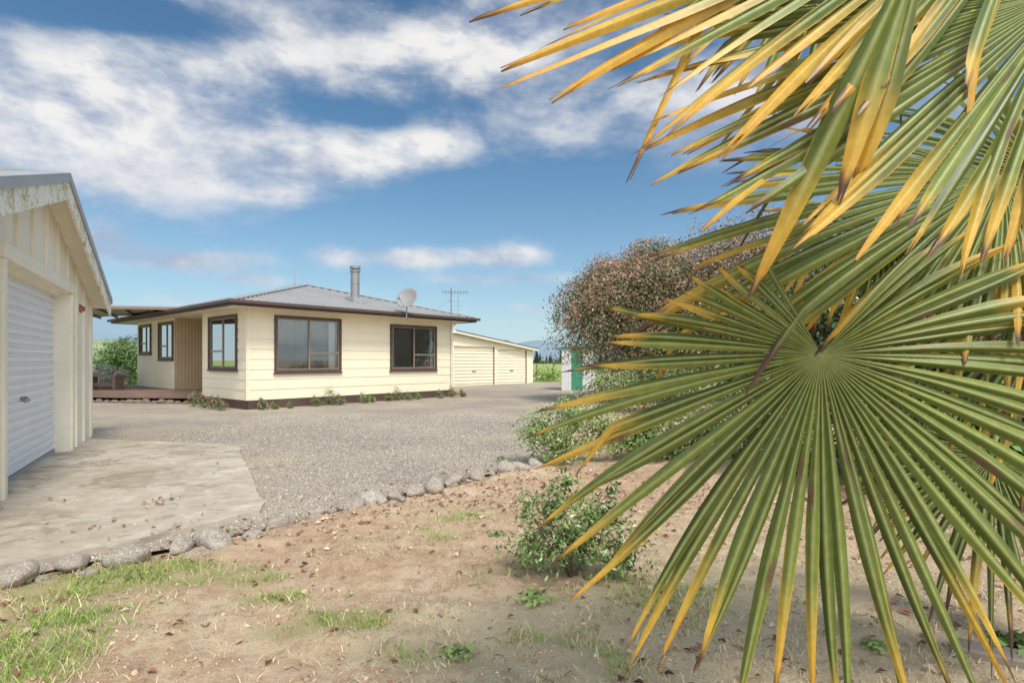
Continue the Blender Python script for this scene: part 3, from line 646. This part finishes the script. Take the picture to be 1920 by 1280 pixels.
cr=mesh_np('crown',v,f,M['leaf'],c,parent=e0)
e0.location=(9,205,0)
for i in range(13):
    e=e0.copy(); COL.objects.link(e); t_=tr.copy(); t_.parent=e; COL.objects.link(t_); c_=cr.copy(); c_.parent=e; COL.objects.link(c_)
    e.location=(10.5+i*1.7+random.uniform(-.5,.5) if i<6 else random.uniform(14,40),205+random.uniform(-8,20),0); s_=random.uniform(.55,1.0); e.scale=(s_,s_,s_*random.uniform(.8,1.1))
v,f,c=blobleaf([((x,190+random.uniform(0,30),.3),(7,3,random.uniform(.8,1.5))) for x in np.arange(-200,140,8)],9000,1.0,[(.09,.14,.06),(.12,.17,.07)],zmin=0)
mesh_np('distant_hedgerow',v,f,M['leaf'],c,kind='stuff')
# ---------------------------------------------------------------- trees & shrubs
def tree(name,loc,blobs,n,size,pal,label,cat='tree',th=2.2,tr=.12,nl=5,mat='leaf',**k):
    e=empty(name,loc,label=label,cat=cat); b=MB(); limbs(b,(0,0,-.05),th,.55,nl,tr,2); b.obj('trunk',M['bark'],e,smooth=True)
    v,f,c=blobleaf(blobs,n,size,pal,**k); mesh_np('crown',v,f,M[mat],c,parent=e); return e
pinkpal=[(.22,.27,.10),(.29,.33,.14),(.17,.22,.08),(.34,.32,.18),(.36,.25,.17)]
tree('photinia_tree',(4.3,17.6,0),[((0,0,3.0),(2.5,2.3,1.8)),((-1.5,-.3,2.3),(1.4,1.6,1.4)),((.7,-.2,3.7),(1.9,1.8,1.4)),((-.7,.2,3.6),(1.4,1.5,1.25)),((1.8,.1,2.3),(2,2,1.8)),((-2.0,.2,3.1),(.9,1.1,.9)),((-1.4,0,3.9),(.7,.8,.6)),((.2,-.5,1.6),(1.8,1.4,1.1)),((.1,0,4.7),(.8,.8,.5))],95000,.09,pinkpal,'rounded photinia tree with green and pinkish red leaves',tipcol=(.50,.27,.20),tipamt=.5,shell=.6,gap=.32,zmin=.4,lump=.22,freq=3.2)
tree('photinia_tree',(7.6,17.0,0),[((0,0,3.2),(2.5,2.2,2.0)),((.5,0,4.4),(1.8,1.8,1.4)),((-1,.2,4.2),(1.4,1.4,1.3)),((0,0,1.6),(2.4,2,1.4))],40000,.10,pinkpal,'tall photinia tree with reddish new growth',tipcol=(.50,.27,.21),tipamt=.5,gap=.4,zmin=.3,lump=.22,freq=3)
hpal=[(.05,.10,.025),(.085,.15,.035),(.12,.20,.05),(.03,.065,.02)]
plant('camellia_hedge',(4.7,5.6,0),[((-1.3,.8,1.1),(.9,1,1.15)),((0,0,1.4),(1.3,1.0,1.4)),((1.5,-.4,1.5),(1.4,1.2,1.5)),((-.6,.5,2.0),(1.2,1,.9)),((1.0,0,2.5),(1.4,1,.9)),((2.6,-.8,1.5),(1.4,1.3,1.6)),((.3,-1.0,.8),(1.1,.7,.9)),((-.7,-.3,.9),(.8,.7,.9)),((-.3,-1.1,.5),(.6,.5,.5)),((1.4,-1.6,.9),(1.1,.8,1.0))],80000,.075,hpal,'dense dark green glossy camellia hedge','hedge','glossleaf',stemn=6,stemr=.05,tipcol=(.24,.34,.10),tipamt=.35,gap=.6)
plant('low_shrub',(3.2,13.6,0),[((0,0,.55),(1.3,1.0,.6)),((1.2,.4,.6),(1.3,1,.7)),((-.8,.4,.45),(.8,.7,.45))],9000,.07,[(.14,.2,.07),(.2,.26,.10),(.19,.19,.10)],'low spreading green shrub beneath the photinia','shrub')
lp=[(.30,.44,.12),(.40,.52,.17),(.22,.35,.10),(.46,.52,.21)]
plant('hydrangea_shrub',(.60,7.0,0),[((-.25,0,.42),(.40,.4,.32)),((.15,.1,.56),(.42,.4,.36)),((.55,.15,.42),(.42,.4,.35)),((0,-.1,.25),(.5,.4,.24))],4600,.05,lp,'loose light green leafy shrub beside the driveway','shrub',stemn=11,stemr=.007,gap=.1,asp=.5,shell=.9,lump=.25)
plant('hydrangea_shrub',(2.0,7.3,0),[((-.3,0,.3),(.6,.5,.32)),((.5,.2,.36),(.7,.5,.38)),((1.2,.3,.35),(.7,.5,.35))],7500,.06,lp+[(.16,.25,.08)],'broad light green shrub near the palm','shrub',stemn=9,stemr=.008,gap=.15,asp=.5,shell=.9,lump=.25)
plant('camellia_shrub',(.36,3.35,0),[((0,0,.22),(.30,.26,.22)),((-.10,0,.42),(.20,.2,.16)),((.18,-.02,.38),(.2,.2,.17)),((.30,-.05,.18),(.2,.2,.17)),((-.24,.02,.18),(.2,.18,.15)),((-.03,.0,.57),(.10,.1,.10)),((-.28,0,.42),(.08,.08,.12)),((.24,0,.52),(.07,.07,.10))],4000,.042,[(.18,.30,.07),(.25,.39,.11),(.32,.46,.15),(.12,.22,.05)],'small glossy green shrub in dry soil','shrub','glossleaf',stemn=9,stemr=.005,asp=.34,shell=1.0,gap=.12,lump=.25)
plant('round_bush',(-17.1,24.6,0),[((0,0,1.2),(.95,.95,1.25)),((.5,0,.9),(.6,.7,.9)),((-.4,0,1.0),(.6,.7,1.0))],12000,.09,[(.10,.19,.04),(.14,.25,.06)],'rounded dark green bush on the lawn','bush','glossleaf',stemr=.04)
e=plant('daisy_bush',(-14.6,19.7,.3),[((0,0,.5),(.75,.5,.42)),((.7,0,.45),(.5,.4,.36))],3600,.06,[(.2,.25,.12),(.15,.2,.08),(.9,.88,.86)],'grey green bush covered in small white flowers','bush',tipcol=(.95,.92,.92),tipamt=1.2,stemr=.01)
for (u,v_,s,kk) in((.25,-.35,.30,1),(-.55,.3,.36,3),(-.5,.9,.36,3),(-.5,1.5,.38,3),(-.55,2.1,.40,0),(.55,-.4,.2,3),(.95,-.45,.16,0),(1.75,-.35,.28,2),(2.25,-.4,.48,2),(2.5,-.4,.3,2),(3.3,-.4,.28,0),(3.6,-.4,.22,0),(4.2,-.4,.24,2),(4.6,-.38,.40,1),(5.0,-.4,.24,0),(5.4,-.4,.2,0),(6.3,-.45,.26,0),(6.85,-.5,.36,3),(7.3,-.5,.25,0),(7.5,.6,.3,2)):
    p=A+d1*u+d2*v_; pal=[(.18,.28,.08),(.25,.34,.12),(.34,.34,.17)]
    plant('garden_plant',p,[((0,0,s*.45),(s*.55,s*.45,s*.5)),((s*.3,0,s*.3),(s*.4,s*.35,s*.3)),((-s*.2,.05,s*.8),(s*.3,s*.3,s*.45))],420,.05,pal,['low green plant against the house base','upright leafy rose beside the wall','scruffy bronze green plant by the house','green plant with small crimson flowers by wall'][kk],'plant',stemn=5,stemr=.006,group='plants along the house foundation',tipcol=[(.36,.42,.18),(.5,.25,.2),(.4,.24,.16),(.65,.05,.14)][kk],tipamt=.3,gap=.15,shell=.9)
plant('weed_plant',(2.2,35,0),[((0,0,.4),(.9,.5,.5)),((2,0,.4),(.8,.5,.5))],1500,.15,[(.34,.48,.12),(.40,.52,.16)],'bright green weeds along the fence','plant')
# ---------------------------------------------------------------- border stones
def rockmesh(seed,mat):
    rr=random.Random(seed); import bmesh; bm=bmesh.new(); bmesh.ops.create_icosphere(bm,subdivisions=3,radius=1)
    ks=[Vector((rr.uniform(-2,2),rr.uniform(-2,2),rr.uniform(-2,2))) for _ in range(6)]; ph=[rr.uniform(0,6) for _ in ks]
    cuts=[(Vector((rr.gauss(0,1),rr.gauss(0,1),rr.gauss(0,1))).normalized(),rr.uniform(.6,.9)) for _ in range(9)]
    for v in bm.verts:
        c=v.co.copy(); s=1+.10*sum(math.sin(k.dot(c)*1.6+p) for k,p in zip(ks,ph))/2; c*=s
        for n_,d_ in cuts:
            q=c.dot(n_)-d_
            if q>0: c-=n_*q*.75
        v.co=c
    me=bpy.data.meshes.new('stone'); bm.to_mesh(me); bm.free(); me.materials.append(mat)
    for p in me.polygons: p.use_smooth=True
    return me
RM=[rockmesh(i,M['rock']) for i in range(9)]; RM2=[rockmesh(i+20,M['rock2']) for i in range(5)]
line=[(-3.35,3.05),(-3.0,3.17),(-2.74,3.42),(-2.25,3.75),(-1.9,4.12),(-1.48,4.75),(-.975,5.48),(-.47,6.08),(-.02,6.5),(.35,6.75)]
def along(line,t):
    d=[math.dist(line[i],line[i+1]) for i in range(len(line)-1)]; s=t*sum(d)
    for i,k in enumerate(d):
        if s<=k: f=s/k; return (line[i][0]*(1-f)+line[i+1][0]*f,line[i][1]*(1-f)+line[i+1][1]*f)
        s-=k
    return line[-1]
t=0
while t<1:
    x,y=along(line,t); s=random.choice([.05,.065,.08,.10,.12,.13])*random.uniform(.9,1.1)
    o=bpy.data.objects.new('border_stone',random.choice(RM)); COL.objects.link(o)
    o.location=(x+random.uniform(-.08,.08),y-.03+random.uniform(-.10,.05),s*.3+.012); o.scale=(s*random.uniform(.95,1.25),s*random.uniform(.75,1.0),s*random.uniform(.55,.75)); o.rotation_euler=(random.uniform(-.3,.3),random.uniform(-.3,.3),random.uniform(0,6.3))
    setp(o,'rough lichen-covered stone edging the garden bed','stone','stones edging the garden bed'); t+=s*2.0/6.0*random.uniform(.95,1.6)
for i in range(34):
    x,y=along(line,random.random()**1.3); s=random.uniform(.02,.045); o=bpy.data.objects.new('border_stone',random.choice(RM)); COL.objects.link(o)
    o.location=(x+random.uniform(-.18,.18),y+random.uniform(-.22,.05),s*.3+.012); o.scale=(s*1.2,s,s*.7); o.rotation_euler=(0,0,random.uniform(0,6))
    setp(o,'rough lichen-covered stone edging the garden bed','stone','stones edging the garden bed')
for i in range(24):
    t=i/23; x=-9.5-6.2*t; y=16.75+1.0*t; s=random.uniform(.08,.14); o=bpy.data.objects.new('deck_stone',random.choice(RM2)); COL.objects.link(o)
    o.location=(x,y,s*.3); o.scale=(s*1.3,s,s*.75); o.rotation_euler=(0,0,random.uniform(0,6)); setp(o,'rounded grey boulder at the foot of the deck','stone','boulders along the deck')
e=empty('timber_sleeper',(2.22,2.32,.0),math.radians(-30),label='weathered grey timber edging board lying on grass',cat='timber')
b=MB(); b.box(-.3,.3,-.06,.06,0,.06); b.obj('board',M['wood'],e,bevel=.008)
# ---------------------------------------------------------------- ground scatter
def scat(n,xr,yr,pw=1.6): 
    y=yr[0]+(yr[1]-yr[0])*R.random(n)**pw; x=xr[0]+(xr[1]-xr[0])*R.random(n); return x,y
x,y=scat(380000,(-3.6,4.2),(2.0,7.5),1.3); g=patch(x,y,GREEN); dn_=patch(x,y,DRY); s=sdist(x,y)
cl_=fbm(x,y,7,3,9); pr=np.clip(g*1.2-.2,0,1)*np.clip((cl_-.38)*7,0,1)+np.clip(dn_-.15,0,1)*.36*np.clip((cl_-.42)*6,0,1)+.03
k=(R.random(len(x))<pr*.66)&(s>.04); x=x[k];y=y[k];g=g[k]; z=soil_z(x,y)
n=len(x); h=R.uniform(.012,.045,n)*np.where(g>.4,1.25,.8); a=R.uniform(0,6.3,n); wd=R.uniform(.0012,.0028,n); lean=R.uniform(.2,1.6,n)*h; b2=R.uniform(0,6.3,n)
P=np.stack([x,y,z-.004],1); sdv=np.stack([np.cos(a)*wd,np.sin(a)*wd,0*a],1); tip=P+np.stack([np.cos(b2)*lean,np.sin(b2)*lean,h],1)
mid=P*.5+tip*.5+np.stack([0*h,0*h,h*.2],1)
V=np.stack([P-sdv,P+sdv,mid+sdv*.7,tip,mid-sdv*.7],1).reshape(-1,3)
i0=np.arange(n)*5
F=np.stack([i0,i0+1,i0+2,i0+4],1); F2_=np.stack([i0+4,i0+2,i0+3],1)
gc=np.where((R.random(n)<np.clip(g*.95,0,.85))[:,None],np.array([.28,.42,.08]),np.array([.68,.58,.36]))*R.uniform(.6,1.4,n)[:,None]
me_faces=np.concatenate([F[:,[0,1,2]],F[:,[0,2,3]],F2_])
mesh_np('grass_blades',V,me_faces,M['leaf'],np.clip(np.repeat(gc,5,0),0,1),kind='stuff')
x,y=scat(5200,(-4.8,4.8),(2.0,9.5),1.25); s=sdist(x,y)
pr=np.where(s>0,.5,.05)*(.25+1.3*(fbm(x,y,1.3,3,21)>.5))+.7*np.exp(-(s/.3)**2)*(x>-2.2)
inpad=(sdist(x,y,np.array(CP))<0); k=(R.random(len(x))<np.where(inpad,.03,pr)); x=x[k];y=y[k]; inpad=inpad[k]
cx,cy=[],[]
for (a0,b0,sx,sy,m) in((.3,6.2,.6,.35,170),(-.2,5.6,.5,.3,120),(1.2,5.2,.9,.5,260),(-1.6,4.3,.5,.2,70),(-3.1,5.0,.08,.08,16),(-2.9,4.2,.2,.15,10),(3,4.4,1,.6,300)): cx.append(R.normal(a0,sx,m)); cy.append(R.normal(b0,sy,m))
x=np.concatenate([x]+cx);y=np.concatenate([y]+cy); inpad=(sdist(x,y,np.array(CP))<0)
z=np.where(inpad,.043,np.maximum(soil_z(x,y),0)+.006); n=len(x)
nr=rdir(n)*.4; nr[:,2]=1; nr/=np.linalg.norm(nr,axis=1)[:,None]
v,f=leaves(np.stack([x,y,z+.005],1),nr,.043,.62,.4)
pal=np.array([(.34,.18,.11),(.48,.30,.19),(.22,.12,.08),(.60,.44,.32),(.70,.58,.45),(.40,.17,.12)]); c=pal[R.integers(0,len(pal),n)]*R.uniform(.6,1.2,n)[:,None]
mesh_np('leaf_litter',v,f,M['litter'],np.clip(np.repeat(c,4,0),0,1),kind='stuff')
OC=np.array([(1,0,0),(-1,0,0),(0,1,0),(0,-1,0),(0,0,1),(0,0,-1)],float); OF=np.array([(0,2,4),(2,1,4),(1,3,4),(3,0,4),(2,0,5),(1,2,5),(3,1,5),(0,3,5)])
def pebbles(name,x,y,z,r,cols):
    n=len(x); P=np.stack([x,y,z],1); S=r[:,None,None]*R.uniform(.55,1.25,(n,6,1)); v=P[:,None,:]+OC[None]*S*np.array([1,1,.65]); v+=R.normal(size=v.shape)*r[:,None,None]*.18
    F=(OF[None]+np.arange(n)[:,None,None]*6).reshape(-1,3); mesh_np(name,v.reshape(-1,3),F,M['stones'],np.clip(np.repeat(cols,6,0),0,1),kind='stuff')
x,y=scat(50000,(-6,1.6),(3.4,13.5),1.4); s=sdist(x,y); k=(s<.0)&(sdist(x,y,np.array(CP))>.02)&(np.abs(x)/y<1.0); x=x[k];y=y[k];n=len(x)
g=R.uniform(.18,.85,n)[:,None]*np.array([1,.90,.76]); pebbles('gravel_stones',x,y,np.full(n,.002),R.uniform(.004,.013,n),g)
x,y=scat(26000,(-3.6,4),(2.0,6.5),1.2); s=sdist(x,y); k=(s>.05)&(fbm(x,y,3,3,4)>.47); x=x[k];y=y[k];n=len(x)
g=R.uniform(.55,1.25,n)[:,None]*np.array([.62,.44,.29]); pebbles('soil_clods',x,y,soil_z(x,y)+.001,R.uniform(.002,.008,n)*(1+1.8*(R.random(n)<.06)),g)
n=300; x,y=scat(n,(-3,3.5),(2.1,6),1.2); k=sdist(x,y)>.1; x=x[k];y=y[k]; b=MB()
for xx,yy,zz in zip(x,y,soil_z(x,y)):
    a=random.uniform(0,6.3);l=random.uniform(.02,.09); m_=Vector((xx+math.cos(a+.3)*l*.5,yy+math.sin(a+.3)*l*.5,zz+.012)); b.tube([(xx,yy,zz+.004),m_,(xx+math.cos(a)*l,yy+math.sin(a)*l,zz+.006)],[.0018,.0015,.001],4)
b.obj('fallen_twigs',M['bark'],kind='stuff')
for i,(px,py,s) in enumerate(((860,1240,.09),(660,1120,.05),(940,865,.09),(880,975,.08),(800,1000,.06),(1640,1225,.08),(1900,1230,.16),(560,870,.05),(490,850,.04),(690,945,.06),(430,1000,.05),(1000,1130,.1),(930,1010,.08),(350,1020,.06))):
    Yc=1365/(py-675); Xc=(px-960)/1050*Yc
    plant('weed_plant',(Xc,Yc,0.01),[((0,0,s*.2),(s,s*.9,s*.35))],90,s*.45,[(.28,.42,.11),(.36,.48,.16)],'small leafy green weed in the dirt','plant',stem=False,asp=.5,group='small weeds in the yard',shell=.9,gap=1)
# ---------------------------------------------------------------- palm
P0=Vector((2.42,2.35,0))
PT=empty('palm_tree',P0,label='fan palm with green fronds yellowing at the tips',cat='palm tree')
b=MB(); pts=[(0,0,-.05)]+[(random.uniform(-.02,.02),random.uniform(-.02,.02),z) for z in np.arange(.15,1.95,.12)]
b.tube(pts,[.13+.012*((i%2)*2-1) for i in range(len(pts))],14); b.obj('trunk',M['blk'],PT,smooth=True)
crown=Vector((2.42,2.35,1.75))
G0=np.array([.075,.12,.02]);G1=np.array([.23,.29,.06]);GM=np.array([.46,.50,.18]);YE=np.array([.80,.52,.08]);OR=np.array([.72,.33,.035]);BR=np.array([.13,.07,.05])
def lerp(a,b_,t): t=min(max(t,0),1); return a*(1-t)+b_*t
def wpt(px,py,Yd): return Vector(((px-960)/1050*Yd,Yd,1.3+(675-py)/1050*Yd))
AA=(-1,-.78,-.4,-.06,.06,.4,.78,1)
def fan(hub,ang,nrm,n,t0,t1,Rf,yel,droop=.12,cone=.1,wmax=.036,seed=0,kink=.25,tipb=.12,depth=0,gv0=1.0,fill=.44,blunt=.92,ed=1.0):
    rr=random.Random(seed); nm=Vector(nrm).normalized(); e1=Vector((-math.cos(math.radians(ang)),depth,-math.sin(math.radians(ang)))); e1=(e1-nm*e1.dot(nm)).normalized(); e2=nm.cross(e1)
    V=[];F=[];C=[]; S=28; t0=math.radians(t0);t1=math.radians(t1); step=(t1-t0)/n; tz=Vector((0,0,-1)); K=len(AA)
    for i in range(n):
        th=t0+step*(i+.5)+rr.uniform(-.18,.18)*step; Ri=Rf(math.degrees(th))*rr.uniform(.88,1.06)
        s0=rr.uniform(.60,1.04)-yel*.36; tb=1-tipb*rr.uniform(.15,1.5); kk=rr.uniform(0,1)<kink; ks=rr.uniform(.65,.88); ka=rr.uniform(.3,.9)
        dr=droop*rr.uniform(.6,1.5); bend=rr.uniform(-.06,.06); yside=rr.choice([-1,1]); edge=rr.uniform(-.1,1.1)*(.3+yel)*ed; gv=rr.uniform(.7,1.25)*gv0; cn_=cone*rr.uniform(.3,1.7); tw=rr.uniform(-.6,.6); spot=rr.random()<.3; sps=rr.uniform(.3,.85)
        stk=[rr.uniform(-.3,.3) for _ in AA]; fk=rr.uniform(.0,.06); asym=rr.uniform(-.03,.03); wv=rr.uniform(.8,1.15)
        base=len(V)
        for j in range(S+1):
            s=j/S; a=th+bend*s*s
            d_=e1*math.cos(a)+e2*math.sin(a); r=Ri*s
            def pos(ss):
                r=Ri*ss; p=hub+d_*r+nm*(-cn_*r*ss)+tz*(dr*Ri*ss**2.4)
                if kk and ss>ks: q=(ss-ks)*Ri; p=p-d_*q*ka*.5+tz*q*ka
                return p
            p=pos(s)
            sd_=(e2*math.cos(a)-e1*math.sin(a)); ax_=(nm*math.sin(tw*s)+sd_*math.cos(tw*s)); nn=nm*math.cos(tw*s)-sd_*math.sin(tw*s)
            wf=step*r*fill; wm_=wmax*wv*.5*(1 if s<.5 else 1-blunt*((s-.5)/.5)**1.7); hwid=min(wf,wm_)+.001
            fold=.95-.5*s
            for k,aa in enumerate(AA):
                x_=hwid*aa; zf=-(abs(aa))*hwid*fold
                pp=p
                if j>=S-1:
                    back=(fk if abs(aa)<.1 else 0)*(1 if j==S else .3)+asym*aa; pp=pos(max(s-max(back,0),.5))
                V.append(tuple(pp+ax_*x_+nn*zf))
                age=max((s-s0)/(1.02-s0),-.25)*1.1+(edge*(1.0 if aa*yside>.9 else (.6 if abs(aa)>.9 else 0)) if s>.12 else 0)*min(1,(s-.12)*2.2)+stk[k]*.10
                c=lerp(G0,G1,.5+.3*math.sin(i*2.1)+(.30 if aa>0 else -.25)+stk[k])*gv  # one half of each pleat lighter: light and shade painted in
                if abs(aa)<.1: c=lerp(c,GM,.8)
                if s<.08: c=lerp(GM,c,s*11)
                c=lerp(c,YE,age*2.2-.45); c=lerp(c,OR,age*2-1.35)
                bt=(s-tb)/.04+(abs(aa)-.4)*.9+stk[k]; c=lerp(c,BR*(1+stk[k]),bt) if s>tb-.08 else c
                if spot and abs(s-sps)<.03 and aa*yside>=0: c=lerp(c,BR*1.5,.75)
                C.append(np.clip(c,0,1))
            if j:
                o_=base+(j-1)*K
                for k in range(K-1): F.append((o_+k,o_+k+1,o_+k+K+1,o_+k+K))
    return V,F,C
M['petiole']=paint('palm_stalk',(.34,.38,.12),rough=.4)
def frond(hub,ang,nrm,seed,label=None,**k):
    V,F,C=fan(hub,ang,nrm,seed=seed,**k); V=np.array(V)-np.array(P0)
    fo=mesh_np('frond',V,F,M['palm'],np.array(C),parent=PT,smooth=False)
    if label: fo['label']=label
    b=MB(); a=crown-P0; h=hub-P0; nmv=Vector(nrm).normalized(); m_=(a+h)/2+Vector((0,.1,.12)); pts=[]
    h2=h-nmv*.014
    for i in range(13):
        t=i/12; pts.append((1-t)**2*a+2*t*(1-t)*m_+t*t*h2)
    b.tube(pts,[.020-.011*i/12 for i in range(13)],7)
    b.obj('petiole',M['petiole'],fo,smooth=True)
def rint(*kv):
    xs_=[a for a,_ in kv]; ys_=[b_ for _,b_ in kv]
    return lambda th: float(np.interp(th,xs_,ys_))
# ang = direction of blade axis below the left-hand horizontal, + th turns further down
frond(wpt(1540,664,1.42),55,(-.16,-1,.10),1,'open fan frond with yellow and brown tips',n=62,t0=-120,t1=174,Rf=rint((-120,.30),(-90,.38),(-75,.52),(-55,.64),(-40,.78),(-20,.86),(20,.94),(80,.92),(120,.84),(150,.7),(174,.45)),yel=.32,droop=.05,cone=.05,wmax=.032,kink=.08,tipb=.08,fill=.44,ed=1.2)
frond(wpt(1990,-265,1.25),28,(-.05,-.85,.45),2,'high frond with orange edges',n=38,t0=-38,t1=32,Rf=rint((-36,1.0),(-10,1.30),(0,1.34),(8,1.22),(16,1.05),(32,.85)),yel=.50,droop=.03,cone=.04,wmax=.036,kink=.1,tipb=.05,fill=.5,blunt=.78,ed=1.5)
frond(wpt(2010,-20,1.10),25,(-.10,-.9,.40),3,'broad frond with yellow drooping tips',n=50,t0=-46,t1=82,Rf=rint((-44,.75),(-12,.86),(0,.92),(10,.86),(25,.74),(50,.54),(82,.44)),yel=.34,droop=.04,cone=.05,wmax=.032,kink=.15,tipb=.06,fill=.5,blunt=.86,ed=1.5)
frond(wpt(1880,330,1.55),15,(-.1,-.85,.5),4,'drooping yellowed frond',n=50,t0=-60,t1=95,Rf=rint((-60,.6),(-10,.95),(2,1.16),(17,.92),(31,.68),(60,.5),(95,.45)),yel=.46,droop=.06,wmax=.036,kink=.4,fill=.5,blunt=.86,ed=1.4)
frond(wpt(1600,-150,1.75),80,(-.1,-.9,.3),5,None,n=30,t0=-60,t1=60,Rf=rint((-60,.7),(0,.62),(60,.5)),yel=.3,droop=.08,wmax=.040,kink=.3)
frond(wpt(1745,-150,.96),69,(-.3,-1,.1),6,'long split leaflets hanging down',n=3,t0=-8,t1=12,Rf=rint((-9,.64),(-3,.66),(6,.46),(12,.38)),yel=.75,droop=.02,wmax=.040,kink=0,fill=.6,blunt=.85,ed=1.3)
frond(wpt(1985,560,1.9),20,(-.2,-.9,.5),7,None,n=44,t0=-130,t1=130,Rf=rint((-130,.6),(0,.7),(130,.6)),yel=.2,droop=.15,wmax=.034,kink=.3,gv0=.6)
frond(wpt(1860,860,2.3),45,(-.2,-.8,.6),8,None,n=36,t0=-120,t1=120,Rf=rint((-150,.5),(0,.6),(150,.5)),yel=.25,droop=.25,wmax=.032,kink=.4,gv0=.6)
frond(wpt(1660,420,1.95),60,(-.2,-.9,.4),9,'older frond hanging with dried tips',n=34,t0=-100,t1=100,Rf=rint((-110,.4),(0,.45),(110,.4)),yel=.8,droop=.15,wmax=.030,kink=.5,gv0=.8)
frond(wpt(1960,330,1.75),0,(-.2,-.9,.5),10,None,n=46,t0=-150,t1=150,Rf=rint((-150,.7),(0,.75),(150,.7)),yel=.15,droop=.15,wmax=.034,kink=.3,gv0=.65)
print('verts',sum(len(m.vertices) for m in bpy.data.meshes))
